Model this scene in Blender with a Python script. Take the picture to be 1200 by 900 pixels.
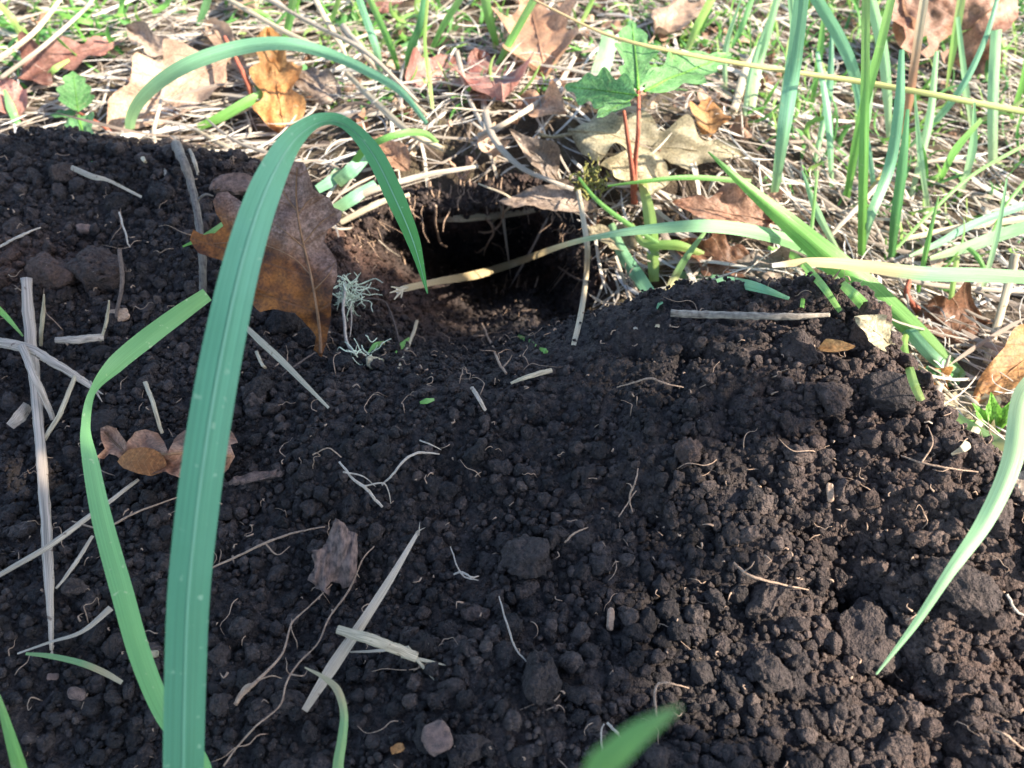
import bpy, bmesh, math, random
import numpy as np
from mathutils import Vector, Matrix
from mathutils.bvhtree import BVHTree

for o in list(bpy.data.objects): bpy.data.objects.remove(o)
C = bpy.context.scene.collection
SC = bpy.context.scene

# ------------------------------------------------------------------ camera
cam_d = bpy.data.cameras.new('camera')
cam_d.sensor_width = 4.9; cam_d.lens = 4.0
cam_d.clip_start = 0.005; cam_d.clip_end = 500
cam = bpy.data.objects.new('camera', cam_d); C.objects.link(cam)
CAM = np.array([0.0, 0.0, 0.30]); PITCH = 40.0
cam.location = CAM; cam.rotation_euler = (math.radians(PITCH), 0, 0)
cam_d.dof.use_dof = True; cam_d.dof.focus_distance = 0.31; cam_d.dof.aperture_fstop = 1.9
SC.camera = cam

# ------------------------------------------------------------------ light
SUN = np.array([0.76, -0.16, 0.64]); SUN = SUN / np.linalg.norm(SUN)      # towards the sun
w = bpy.data.worlds.new('World'); SC.world = w; w.use_nodes = True
nt = w.node_tree; sky = nt.nodes.new('ShaderNodeTexSky'); sky.sky_type = 'NISHITA'
sky.sun_disc = False; sky.sun_elevation = math.asin(SUN[2]); sky.sun_rotation = math.atan2(SUN[0], SUN[1])
nt.links.new(sky.outputs[0], nt.nodes['Background'].inputs[0]); nt.nodes['Background'].inputs[1].default_value = 0.15
sd = bpy.data.lights.new('sun', 'SUN'); sd.energy = 5.0; sd.angle = math.radians(0.53); sd.color = (1, 0.91, 0.77)
so = bpy.data.objects.new('sun', sd); C.objects.link(so)
so.rotation_euler = Vector(SUN).to_track_quat('Z', 'Y').to_euler()
SC.view_settings.view_transform = 'Standard'; SC.view_settings.look = 'None'
SC.view_settings.gamma = 1; SC.view_settings.use_curve_mapping = False
SC.view_settings.exposure = 1.78
SC.cycles.use_denoising = True
SC.cycles.max_bounces = 6; SC.cycles.transparent_max_bounces = 4

# ------------------------------------------------------------------ pixel rays (photo pixels, 1200 x 900)
FPX = 600 / (4.9 / 2 / 4.0)
_c, _s = math.cos(math.radians(PITCH)), math.sin(math.radians(PITCH))
RIGHT = np.array([1., 0, 0]); UP = np.array([0, _c, _s]); FWD = np.array([0, _s, -_c])
def ray(px, py): return FWD + RIGHT * (px - 600) / FPX + UP * (450 - py) / FPX
def on_plane(px, py, z):
    d = ray(px, py); return CAM + d * (z - CAM[2]) / d[2]
def depth_of(p): return float((np.asarray(p) - CAM) @ FWD)

# ------------------------------------------------------------------ noise
def _hash(ix, iy, iz, seed=0):
    h = (ix.astype(np.int64) * 374761393 + iy.astype(np.int64) * 668265263 + iz.astype(np.int64) * 2147483647 + seed * 1274126177) & 0xffffffff
    h = ((h ^ (h >> 13)) * 1274126177) & 0xffffffff
    h = ((h ^ (h >> 16)) * 2246822519) & 0xffffffff
    return ((h ^ (h >> 15)) & 0xffffff) / float(0xffffff)
def vnoise(p, seed=0):
    i = np.floor(p).astype(np.int64); f = p - i; f = f * f * (3 - 2 * f); r = 0
    for a in (0, 1):
        for b in (0, 1):
            for c in (0, 1):
                wt = (f[:, 0] if a else 1 - f[:, 0]) * (f[:, 1] if b else 1 - f[:, 1]) * (f[:, 2] if c else 1 - f[:, 2])
                r = r + wt * _hash(i[:, 0] + a, i[:, 1] + b, i[:, 2] + c, seed)
    return r * 2 - 1
def fbm(p, octs=4, seed=0):
    r = 0; a = 1; t = 0
    for k in range(octs):
        r = r + a * vnoise(p * 2 ** k + k * 7.3, seed + k); t += a; a *= .5
    return r / t
def cell(p, seed=0):      # distance to the nearest feature point
    i = np.floor(p).astype(np.int64); best = np.full(len(p), 9.)
    for a in (-1, 0, 1):
        for b in (-1, 0, 1):
            for c in (-1, 0, 1):
                q = i + np.array([a, b, c])
                d = 0
                for k in range(3):
                    d = d + (q[:, k] + .1 + .8 * _hash(q[:, 0], q[:, 1], q[:, 2], seed + 11 * k) - p[:, k]) ** 2
                best = np.minimum(best, d)
    return np.sqrt(best)
def lump(p, seed=0):      # rounded heap, 0..1
    c = np.clip(cell(p, seed) * 1.15, 0, 1); return np.sqrt(1 - c * c + 1e-6)
def sstep(a, b, x):
    t = np.clip((x - a) / (b - a), 0, 1); return t * t * (3 - 2 * t)

# ------------------------------------------------------------------ materials
def mat(name):
    m = bpy.data.materials.new(name); m.use_nodes = True; t = m.node_tree
    for n in list(t.nodes): t.nodes.remove(n)
    return m, t, lambda k: t.nodes.new('ShaderNode' + k), t.links.new
def rampn(N, stops):
    r = N('ValToRGB'); e = r.color_ramp.elements
    while len(e) < len(stops): e.new(0.5)
    for i, (p, c) in enumerate(stops):
        e[i].position = p; e[i].color = (c if hasattr(c, '__len__') else (c, c, c)) + ((1,) if hasattr(c, '__len__') else (1,))
    return r
def mixc(N, L, f, a, b, mode='MIX'):
    m = N('Mix'); m.data_type = 'RGBA'; m.blend_type = mode
    for s, v in ((0, f), (6, a), (7, b)):
        if isinstance(v, bpy.types.NodeSocket): L(v, m.inputs[s])
        else: m.inputs[s].default_value = v if s == 0 else tuple(v) + (1,)
    return m.outputs[2]
def math_(N, L, op, a, b=0.0):
    m = N('Math'); m.operation = op
    for s, v in ((0, a), (1, b)):
        if isinstance(v, bpy.types.NodeSocket): L(v, m.inputs[s])
        else: m.inputs[s].default_value = v
    return m.outputs[0]
def noise(N, L, vec, scale, det=3, rough=.55):
    n = N('TexNoise'); n.inputs['Scale'].default_value = scale; n.inputs['Detail'].default_value = det; n.inputs['Roughness'].default_value = rough
    L(vec, n.inputs['Vector']); return n

def soil_mat():
    m, t, N, L = mat('soil')
    out = N('OutputMaterial'); b = N('BsdfPrincipled'); L(b.outputs[0], out.inputs[0])
    geo = N('NewGeometry'); pos = geo.outputs['Position']
    ti = N('Attribute'); ti.attribute_name = 'tint'; br = N('Attribute'); br.attribute_name = 'brown'
    n1 = noise(N, L, pos, 55, 5); n2 = noise(N, L, pos, 700, 4); n3 = noise(N, L, pos, 1900, 2)
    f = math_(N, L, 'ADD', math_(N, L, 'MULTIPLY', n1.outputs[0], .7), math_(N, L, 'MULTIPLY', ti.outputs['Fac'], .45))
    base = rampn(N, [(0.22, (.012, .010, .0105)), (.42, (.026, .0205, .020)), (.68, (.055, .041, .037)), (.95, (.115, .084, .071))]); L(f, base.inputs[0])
    c = mixc(N, L, br.outputs['Fac'], base.outputs[0], (.115, .062, .043))
    fine = rampn(N, [(.3, .5), (.7, 1.5)]); L(n2.outputs[0], fine.inputs[0])
    c = mixc(N, L, 1.0, c, fine.outputs[0], 'MULTIPLY')
    sp = rampn(N, [(.68, 0.0), (.73, .8)]); L(n3.outputs[0], sp.inputs[0])
    n4 = noise(N, L, pos, 260, 1); sp2 = rampn(N, [(.5, 0.0), (.6, .75)]); L(n4.outputs[0], sp2.inputs[0])
    c = mixc(N, L, math_(N, L, 'MULTIPLY', sp.outputs[0], sp2.outputs[0]), c, (.34, .29, .25))
    L(c, b.inputs['Base Color']); b.inputs['Roughness'].default_value = .88; b.inputs['Specular IOR Level'].default_value = .35
    bm1 = N('Bump'); bm1.inputs['Strength'].default_value = .9; bm1.inputs['Distance'].default_value = .0032
    vo = N('TexVoronoi'); vo.inputs['Scale'].default_value = 520; L(pos, vo.inputs['Vector'])
    hh = math_(N, L, 'SUBTRACT', math_(N, L, 'ADD', n2.outputs[0], math_(N, L, 'MULTIPLY', n3.outputs[0], .45)), math_(N, L, 'MULTIPLY', vo.outputs['Distance'], .5)); L(hh, bm1.inputs['Height'])
    L(bm1.outputs[0], b.inputs['Normal']); return m

def ground_mat():       # soil, and under the thatch a browner litter, and far away grassland
    m = soil_mat(); m.name = 'ground'; t = m.node_tree; N = lambda k: t.nodes.new('ShaderNode' + k); L = t.links.new
    b = [n for n in t.nodes if n.type == 'BSDF_PRINCIPLED'][0]; src = b.inputs['Base Color'].links[0].from_socket
    geo = N('NewGeometry'); tf = N('Attribute'); tf.attribute_name = 'turf'
    n = noise(N, L, geo.outputs['Position'], 60, 6, .7)
    r = rampn(N, [(.3, (.03, .02, .012)), (.5, (.075, .052, .033)), (.6, (.13, .10, .06)), (.75, (.09, .10, .04))]); L(n.outputs[0], r.inputs[0])
    L(mixc(N, L, tf.outputs['Fac'], src, r.outputs[0]), b.inputs['Base Color']); return m

def plant_mat(name, stops, vein=0.35, trans=.35, rough=.45, spots=.0, spotcol=(.5, .55, .3), streak=38, tint=0):
    """ribbon material: u across (0..1), v along (0..1); stops colour the length"""
    m, t, N, L = mat(name); out = N('OutputMaterial'); b = N('BsdfPrincipled'); tr = N('BsdfTranslucent'); mx = N('MixShader')
    uv = N('UVMap'); sep = N('SeparateXYZ'); L(uv.outputs[0], sep.inputs[0]); geo = N('NewGeometry')
    n0 = noise(N, L, geo.outputs['Position'], 45, 3)
    vv = math_(N, L, 'ADD', sep.outputs[1], math_(N, L, 'MULTIPLY', math_(N, L, 'SUBTRACT', n0.outputs[0], .5), .25))
    r = rampn(N, stops); L(vv, r.inputs[0]); c = r.outputs[0]
    if tint:
        ti = N('Attribute'); ti.attribute_name = 'tint'
        rt = rampn(N, tint); L(ti.outputs['Fac'], rt.inputs[0]); c = mixc(N, L, 1.0, c, rt.outputs[0], 'MULTIPLY')
    mp = N('CombineXYZ'); L(math_(N, L, 'MULTIPLY', sep.outputs[0], streak), mp.inputs[0]); L(math_(N, L, 'MULTIPLY', sep.outputs[1], 3.5), mp.inputs[1])
    n1 = noise(N, L, mp.outputs[0], 1.0, 3); st = rampn(N, [(.3, 1 - vein), (.7, 1 + vein)]); L(n1.outputs[0], st.inputs[0])
    c = mixc(N, L, 1.0, c, st.outputs[0], 'MULTIPLY')
    if spots:
        n2 = noise(N, L, geo.outputs['Position'], 330, 2); rs = rampn(N, [(.66, 0.0), (.72, spots)]); L(n2.outputs[0], rs.inputs[0])
        c = mixc(N, L, rs.outputs[0], c, spotcol)
    L(c, b.inputs['Base Color']); L(c, tr.inputs[0]); b.inputs['Roughness'].default_value = rough; b.inputs['Specular IOR Level'].default_value = .4
    bp = N('Bump'); bp.inputs['Strength'].default_value = .35; bp.inputs['Distance'].default_value = .0004; L(n1.outputs[0], bp.inputs['Height']); L(bp.outputs[0], b.inputs['Normal'])
    mx.inputs[0].default_value = trans; L(b.outputs[0], mx.inputs[1]); L(tr.outputs[0], mx.inputs[2]); L(mx.outputs[0], out.inputs[0]); return m

def leaf_mat(name, ca, cb, cv, trans=.3, nveins=7, rough=.6, blot=(.03, .015, .01), blota=.5, top=None):
    m, t, N, L = mat(name); out = N('OutputMaterial'); b = N('BsdfPrincipled'); tr = N('BsdfTranslucent'); mx = N('MixShader')
    uv = N('UVMap'); sep = N('SeparateXYZ'); L(uv.outputs[0], sep.inputs[0]); geo = N('NewGeometry'); pos = geo.outputs['Position']
    n0 = noise(N, L, pos, 60, 5, .65); r0 = rampn(N, [(.38, ca), (.60, cb)]); L(n0.outputs[0], r0.inputs[0])
    base_c = r0.outputs[0]; nb_ = noise(N, L, pos, 28, 3); rb_ = rampn(N, [(.35, .55), (.65, 1.2)]); L(nb_.outputs[0], rb_.inputs[0]); base_c = mixc(N, L, 1.0, base_c, rb_.outputs[0], 'MULTIPLY')
    if top:
        nt_ = noise(N, L, pos, 400, 4, .7); rt_ = rampn(N, [(.4, top[0]), (.62, top[1])]); L(nt_.outputs[0], rt_.inputs[0])
        ft = rampn(N, [(.36, 0.0), (.50, .9)]); L(math_(N, L, 'SUBTRACT', math_(N, L, 'ADD', sep.outputs[1], math_(N, L, 'MULTIPLY', n0.outputs[0], .25)), math_(N, L, 'ADD', math_(N, L, 'MULTIPLY', math_(N, L, 'SUBTRACT', .55, sep.outputs[0]), 1.0), .12)), ft.inputs[0])
        base_c = mixc(N, L, ft.outputs[0], base_c, rt_.outputs[0])
    au = math_(N, L, 'ABSOLUTE', math_(N, L, 'SUBTRACT', sep.outputs[0], .5))
    ph = math_(N, L, 'FRACT', math_(N, L, 'SUBTRACT', math_(N, L, 'MULTIPLY', sep.outputs[1], nveins), math_(N, L, 'MULTIPLY', au, 3.2)))
    dv = math_(N, L, 'ABSOLUTE', math_(N, L, 'SUBTRACT', ph, .5)); rv = rampn(N, [(.015, .55), (.05, 0.0)]); L(dv, rv.inputs[0])
    c = mixc(N, L, rv.outputs[0], base_c, cv)
    n2 = noise(N, L, pos, 900, 3); r2 = rampn(N, [(.3, .55), (.7, 1.35)]); L(n2.outputs[0], r2.inputs[0]); c = mixc(N, L, 1.0, c, r2.outputs[0], 'MULTIPLY')
    n3 = noise(N, L, pos, 130, 4, .6); r3 = rampn(N, [(.60, 0.0), (.68, blota)]); L(n3.outputs[0], r3.inputs[0]); c = mixc(N, L, r3.outputs[0], c, blot)
    L(c, b.inputs['Base Color']); L(c, tr.inputs[0]); b.inputs['Roughness'].default_value = rough
    bp = N('Bump'); bp.inputs['Strength'].default_value = .6; bp.inputs['Distance'].default_value = .0006
    L(math_(N, L, 'ADD', rv.outputs[0], math_(N, L, 'MULTIPLY', n2.outputs[0], .5)), bp.inputs['Height']); L(bp.outputs[0], b.inputs['Normal'])
    mx.inputs[0].default_value = trans; L(b.outputs[0], mx.inputs[1]); L(tr.outputs[0], mx.inputs[2]); L(mx.outputs[0], out.inputs[0]); return m

def bark_mat(name, ca, cb, scale=500, rough=.85):
    m, t, N, L = mat(name); out = N('OutputMaterial'); b = N('BsdfPrincipled'); L(b.outputs[0], out.inputs[0])
    uv = N('UVMap'); geo = N('NewGeometry'); mp = N('Mapping'); L(uv.outputs[0], mp.inputs[0]); mp.inputs['Scale'].default_value = (10, 6, 1)
    n1 = noise(N, L, mp.outputs[0], 1.5, 4); n2 = noise(N, L, geo.outputs['Position'], scale, 4)
    f = math_(N, L, 'MULTIPLY', math_(N, L, 'ADD', n1.outputs[0], n2.outputs[0]), .5)
    r = rampn(N, [(.36, ca), (.6, cb)]); L(f, r.inputs[0]); L(r.outputs[0], b.inputs['Base Color']); b.inputs['Roughness'].default_value = rough
    bp = N('Bump'); bp.inputs['Strength'].default_value = .8; bp.inputs['Distance'].default_value = .0006; L(f, bp.inputs['Height']); L(bp.outputs[0], b.inputs['Normal']); return m

M = {}
M['soil'] = soil_mat(); M['ground'] = ground_mat()
G_ = lambda *c: c
M['blue_green'] = plant_mat('blue_green_blade', [(0, (.075, .25, .125)), (.25, (.09, .29, .155)), (.5, (.145, .39, .24)), (.72, (.14, .40, .20)), (1, (.09, .29, .08))], .2, .3, .42, .7, (.3, .5, .32))
M['light_green'] = plant_mat('light_green_blade', [(0, (.19, .46, .14)), (.6, (.22, .46, .18)), (1, (.17, .36, .12))], .2, .3, .4, .9, (.42, .55, .28))
M['green'] = plant_mat('green_blade', [(0, (.16, .36, .07)), (.6, (.19, .42, .11)), (1, (.26, .44, .14))], .35, .35, .4, .2)
M['yellow_green'] = plant_mat('yellow_green_blade', [(0, (.40, .48, .17)), (.5, (.28, .48, .12)), (1, (.36, .48, .14))], .25, .4, .42, .2)
M['pale_green'] = plant_mat('pale_green_blade', [(0, (.42, .52, .28)), (.5, (.33, .56, .29)), (1, (.32, .55, .27))], .25, .35, .4, .2)
M['teal'] = plant_mat('teal_blade', [(0, (.26, .44, .2)), (.5, (.20, .42, .25)), (1, (.17, .38, .21))], .3, .3, .4, .2)
M['dark_green'] = plant_mat('dark_green_blade', [(0, (.08, .22, .06)), (1, (.10, .27, .11))], .3, .3, .4, .2)
M['tan_tip'] = plant_mat('blade_with_tan_tip', [(0, (.20, .42, .15)), (.40, (.24, .44, .24)), (.54, (.50, .39, .21)), (.9, (.48, .36, .20)), (.97, (.62, .6, .55))], .3, .3, .6)
M['dry_green'] = plant_mat('blade_drying_at_base', [(0, (.24, .38, .14)), (.45, (.24, .40, .16)), (.65, (.46, .38, .2)), (1, (.52, .42, .27))], .3, .3, .6)
M['orange_straw'] = plant_mat('orange_straw', [(0, (.55, .47, .33)), (.25, (.40, .19, .10)), (.6, (.50, .36, .12)), (1, (.42, .40, .12))], .3, .3, .5)
M['straw'] = plant_mat('straw', [(0, (.46, .38, .26)), (1, (.50, .41, .28))], .5, .15, .7, .75, (.16, .10, .06))
M['grey_straw'] = plant_mat('grey_straw', [(0, (.34, .285, .22)), (1, (.44, .37, .29))], .5, .12, .75, .75, (.12, .08, .055))
M['purple_straw'] = plant_mat('purple_straw', [(0, (.38, .31, .25)), (1, (.45, .36, .28))], .6, .12, .75, .75, (.12, .075, .055))
M['yellow_stem'] = plant_mat('yellow_stem', [(0, (.42, .30, .17)), (.35, (.55, .45, .2)), (1, (.42, .48, .16))], .25, .25, .5)
M['midrib'] = plant_mat('pale_midrib', [(0, (.16, .42, .24)), (1, (.32, .58, .42))], .1, .3, .4)
M['thatch'] = plant_mat('thatch', [(0, (.9, .9, .9)), (1, (1, 1, 1))], .5, .18, .75, tint=[(0, (.14, .10, .075)), (.25, (.31, .25, .20)), (.5, (.46, .39, .31)), (.8, (.60, .54, .46)), (1, (.52, .50, .48))])
M['sprouts'] = plant_mat('sprouts', [(0, (.8, .9, .8)), (1, (1, 1, 1))], .2, .4, .45, tint=[(0, (.10, .24, .08)), (.4, (.13, .34, .06)), (.8, (.25, .42, .09)), (1, (.36, .42, .16))])
M['litter'] = plant_mat('leaf_litter', [(0, (.9, .9, .9)), (1, (1, 1, 1))], .4, .25, .7, tint=[(0, (.12, .06, .035)), (.35, (.28, .15, .09)), (.7, (.44, .27, .18)), (1, (.50, .38, .27))])
M['root'] = bark_mat('root', (.20, .12, .08), (.42, .29, .2), 900)
M['pale_root'] = bark_mat('pale_root', (.30, .24, .19), (.52, .44, .36), 900)
M['dark_root'] = bark_mat('dark_root', (.05, .035, .03), (.14, .10, .08), 900)
M['twig'] = bark_mat('twig_bark', (.055, .045, .04), (.19, .16, .13))
M['grey_twig'] = bark_mat('grey_twig', (.09, .07, .055), (.33, .28, .22))
M['chip'] = bark_mat('bark_chip', (.03, .02, .018), (.20, .13, .105), 420)
M['red_stem'] = bark_mat('red_stem', (.22, .05, .03), (.36, .11, .06))
M['lichen'] = bark_mat('lichen', (.50, .58, .40), (.74, .78, .60))
M['moss'] = bark_mat('moss', (.12, .12, .03), (.28, .26, .07))
M['pebble'] = bark_mat('pebble', (.05, .036, .032), (.20, .125, .10))
M['l_dark'] = leaf_mat('dark_brown_leaf', (.13, .05, .02), (.22, .10, .05), (.28, .17, .10), .3)
M['l_big'] = leaf_mat('big_brown_leaf', (.06, .017, .006), (.34, .115, .018), (.14, .06, .026), .35, 6, top=((.15, .085, .06), (.32, .205, .165)))
M['l_rust'] = leaf_mat('rust_leaf', (.33, .12, .035), (.42, .18, .06), (.5, .28, .12), .4)
M['l_grey'] = leaf_mat('greyed_leaf', (.17, .085, .055), (.30, .20, .16), (.36, .24, .15), .25)
M['l_tan'] = leaf_mat('tan_leaf', (.42, .27, .18), (.52, .36, .25), (.35, .2, .12), .3)
M['l_pink'] = leaf_mat('pink_leaf', (.36, .13, .10), (.46, .25, .20), (.5, .33, .26), .3)
M['l_red'] = leaf_mat('red_leaf', (.22, .085, .06), (.34, .17, .13), (.36, .2, .14), .3)
M['l_orange'] = leaf_mat('orange_leaf', (.50, .21, .06), (.60, .33, .13), (.45, .2, .07), .45)
M['l_bright'] = leaf_mat('bright_tan_leaf', (.48, .25, .14), (.58, .35, .22), (.40, .2, .11), .35)
M['l_olive'] = leaf_mat('olive_leaf', (.34, .28, .17), (.46, .39, .25), (.30, .22, .12), .3)
M['l_bark'] = leaf_mat('weathered_leaf', (.20, .14, .10), (.34, .26, .20), (.22, .15, .1), .1)
M['l_green'] = leaf_mat('oak_green_leaf', (.12, .31, .085), (.18, .40, .13), (.30, .46, .22), .35, blot=(.25, .28, .1), blota=.35)
M['l_lime'] = leaf_mat('lime_leaf', (.16, .42, .05), (.22, .5, .07), (.3, .5, .15), .4, blota=.0)
M['l_brown'] = leaf_mat('lit_brown_leaf', (.26, .11, .06), (.46, .26, .17), (.3, .16, .1), .3)
M['chipvein'] = bark_mat('leaf_vein', (.16, .075, .035), (.27, .15, .08))
M['shade_crown'] = leaf_mat('shade_crown_leaf', (.04, .09, .02), (.06, .12, .03), (.1, .15, .05), .2)  # leaves of the unseen oak added for its shade

# ------------------------------------------------------------------ objects
def tag(o, label, cat, group=None, kind=None):
    o['label'] = label; o['category'] = cat
    if group: o['group'] = group
    if kind: o['kind'] = kind
    return o
def build(name, V, F, m, parent=None, uv=None, attrs=None, smooth=True):
    """V (n,3); F list of (k,4)/(k,3) arrays or lists; uv per vertex (n,2)"""
    me = bpy.data.meshes.new(name); V = np.asarray(V, dtype=np.float32)
    if not isinstance(F, (list, tuple)): F = [F]
    F = [np.asarray(f, dtype=np.int32) for f in F if len(f)]
    me.vertices.add(len(V)); me.vertices.foreach_set('co', V.ravel())
    li = np.concatenate([f.ravel() for f in F]); tot = np.concatenate([np.full(len(f), f.shape[1], dtype=np.int32) for f in F])
    st = np.concatenate([[0], np.cumsum(tot)[:-1]]).astype(np.int32)
    me.loops.add(len(li)); me.loops.foreach_set('vertex_index', li)
    me.polygons.add(len(tot)); me.polygons.foreach_set('loop_start', st); me.polygons.foreach_set('loop_total', tot)
    if smooth: me.polygons.foreach_set('use_smooth', np.ones(len(tot), dtype=bool))
    if uv is not None:
        l = me.uv_layers.new(name='UVMap'); l.data.foreach_set('uv', np.asarray(uv, dtype=np.float32)[li].ravel())
    for k, v in (attrs or {}).items():
        a = me.attributes.new(k, 'FLOAT', 'POINT'); a.data.foreach_set('value', np.asarray(v, dtype=np.float32))
    me.materials.append(m); me.update(calc_edges=True); me.validate()
    o = bpy.data.objects.new(name, me); C.objects.link(o)
    if parent is not None: o.parent = parent
    return o

# ------------------------------------------------------------------ the ground
def axis(segs, grow=1.09, far=45.):
    a = [segs[0][0]]
    for x0, x1, h in segs:
        n = max(1, round((x1 - x0) / h)); a += list(np.linspace(x0, x1, n + 1)[1:])
    lo = []; h = segs[0][2]; x = a[0]
    while x > -far: h *= grow; x -= h; lo.append(x)
    hi = []; h = segs[-1][2]; x = a[-1]
    while x < far: h *= grow; x += h; hi.append(x)
    return np.array(lo[::-1] + a + hi)
XS = axis([(-.46, -.24, .0017), (-.24, -.075, .00115), (-.075, .075, .0009), (.075, .27, .00115), (.27, .46, .0018)])
YS = axis([(.03, .29, .00115), (.29, .40, .00065), (.40, .50, .0013), (.50, .72, .0024)])
NX, NY = len(XS), len(YS)
X, Y = np.meshgrid(XS, YS); X = X.ravel(); Y = Y.ravel()

EDGE = [(-900, 150), (-300, 150), (0, 172), (60, 150), (160, 158), (260, 168), (330, 195), (385, 225), (440, 240), (520, 240), (640, 248), (692, 295), (745, 345),
        (850, 352), (960, 362), (1025, 398), (1068, 480), (1148, 545), (1250, 600), (1500, 900), (2000, 1500)]
EP = np.array([on_plane(px, py, .03)[:2] for px, py in EDGE])
EP = np.vstack([EP, [2.5, -3.], [-3., -3.]])
def sdf_poly(x, y, P):
    d = np.full(x.shape, 1e9); ins = np.zeros(x.shape, bool); n = len(P)
    for i in range(n):
        a = P[i]; b = P[(i + 1) % n]; e = b - a
        wx, wy = x - a[0], y - a[1]; t = np.clip((wx * e[0] + wy * e[1]) / (e @ e), 0, 1)
        d = np.minimum(d, (wx - e[0] * t) ** 2 + (wy - e[1] * t) ** 2)
        c = ((a[1] > y) != (b[1] > y)); xi = (b[0] - a[0]) * (y - a[1]) / (b[1] - a[1] + 1e-12) + a[0]
        ins ^= c & (x < xi)
    return np.where(ins, 1, -1) * np.sqrt(d)
HX, HY, HRX, HRY = -.023, .342, .067, .045
def ga(x, y, cx, cy, sx, sy): return np.exp(-((x - cx) / sx) ** 2 - ((y - cy) / sy) ** 2)
def macro(x, y):
    p = np.stack([x, y, 0 * x], 1)
    far = sstep(.8, 6, np.hypot(x, y))
    turf = .004 + .10 * sstep(.3, 1.6, y) * .5 + fbm(p * 9, 3, 5) * .012 + far * fbm(p * .25, 3, 9) * .25
    turf = turf + .026 * ga(x, y, -.01, .43, .13, .055) - .012 * sstep(.1, .3, x) * sstep(.6, .25, y)
    sd = sdf_poly(x, y, EP); sdn = sd + fbm(p * 30, 3, 3) * .008
    soil = sstep(-.004, .035, sdn)
    mound = .026 + .037 * ga(x, y, .15, .215, .115, .095) + .018 * ga(x, y, -.22, .34, .12, .09) + .010 * ga(x, y, .06, .27, .05, .03) + .010 * fbm(p * 16, 3, 21)
    mound = mound + .010 * ga(x, y, .20, .12, .07, .08) - .018 * ga(x, y, .115, .125, .016, .03) - .012 * ga(x, y, .17, .10, .02, .02)
    z = turf + soil * mound
    z = z - .060 * ga(x, y, HX + .010, .322, .074, .058) - .016 * ga(x, y, -.05, .265, .09, .045)
    return z, sd
Z, SD = macro(X, Y)
rr = np.sqrt(((X - HX - .003 * np.sin(Y * 260)) / HRX) ** 2 + ((Y - HY - .005 * np.sin(X * 75 + 1)) / HRY) ** 2) + .10 * fbm(np.stack([X, Y, Z], 1) * 45, 2, 8)
push = .15 * np.clip(1 - rr, 0, 1) ** .8
TD = np.array([.10, .86, -.50]); TD /= np.linalg.norm(TD)
P3 = np.stack([X, Y, Z], 1) + push[:, None] * TD
inhole = np.clip((1.05 - rr) * 4, 0, 1); rim = np.clip((1.30 - rr) * 5, 0, 1) * (Y > HY - .01)
soilness = np.maximum(sstep(-.012, .012, SD + fbm(np.stack([X, Y, Z], 1) * 60, 3, 2) * .012), np.maximum(inhole, rim * .9))
def normals(Q):
    G = Q.reshape(NY, NX, 3); du = np.gradient(G, axis=1); dv = np.gradient(G, axis=0)
    n = np.cross(du, dv).reshape(-1, 3); return n / (np.linalg.norm(n, axis=1, keepdims=True) + 1e-12)
nr = normals(P3)
near = (np.abs(X) < .55) & (Y > -.1) & (Y < .8)
idx = np.where(near)[0]; pn = P3[idx]
rgt = sstep(.0, .12, pn[:, 0]) * sstep(.36, .30, pn[:, 1])
d = np.zeros(len(idx))
sn = soilness[idx]
warp = pn + .004 * np.stack([vnoise(pn * 120, 31), vnoise(pn * 120, 32), vnoise(pn * 120, 33)], 1)
d += sn * (.0045 * rgt + .0022) * (lump(warp * 62, 1) - .5) * 1.5
d += sn * (.0034 * (.45 + .55 * rgt)) * (lump(warp * 135, 2) - .5) * 1.2
d += sn * .0014 * (lump(warp * 330, 3) - .5)
d += .0012 * fbm(pn * 420, 3, 4) * sn + .003 * fbm(pn * 90, 3, 6) * (1 - sn)
P3[idx] += nr[idx] * d[:, None]
nr = normals(P3)
brown = 1.1 * ga(P3[:, 0], P3[:, 1], -.078, .335, .042, .032) + .8 * ga(P3[:, 0], P3[:, 1], -.23, .283, .03, .018) + .8 * ga(P3[:, 0], P3[:, 1], .10, .335, .05, .02) + .26 * sstep(.05, .15, P3[:, 0]) + .6 * ga(P3[:, 0], P3[:, 1], 0, .405, .08, .015)  # the step in x browns the sunlit right slope, light put into the colour
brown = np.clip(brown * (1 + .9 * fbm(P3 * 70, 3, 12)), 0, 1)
ii = np.arange(NX * NY).reshape(NY, NX)
QF = np.stack([ii[:-1, :-1].ravel(), ii[:-1, 1:].ravel(), ii[1:, 1:].ravel(), ii[1:, :-1].ravel()], 1)
ground = build('ground', P3, QF, M['ground'], attrs={'tint': .45 + .45 * sstep(.05, .15, X), 'brown': brown, 'turf': 1 - soilness})  # tint raised on the right so the sunlit side looks brighter
tag(ground, 'uneven ground of dark soil with a burrow running back under the turf', 'ground', kind='structure')

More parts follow.
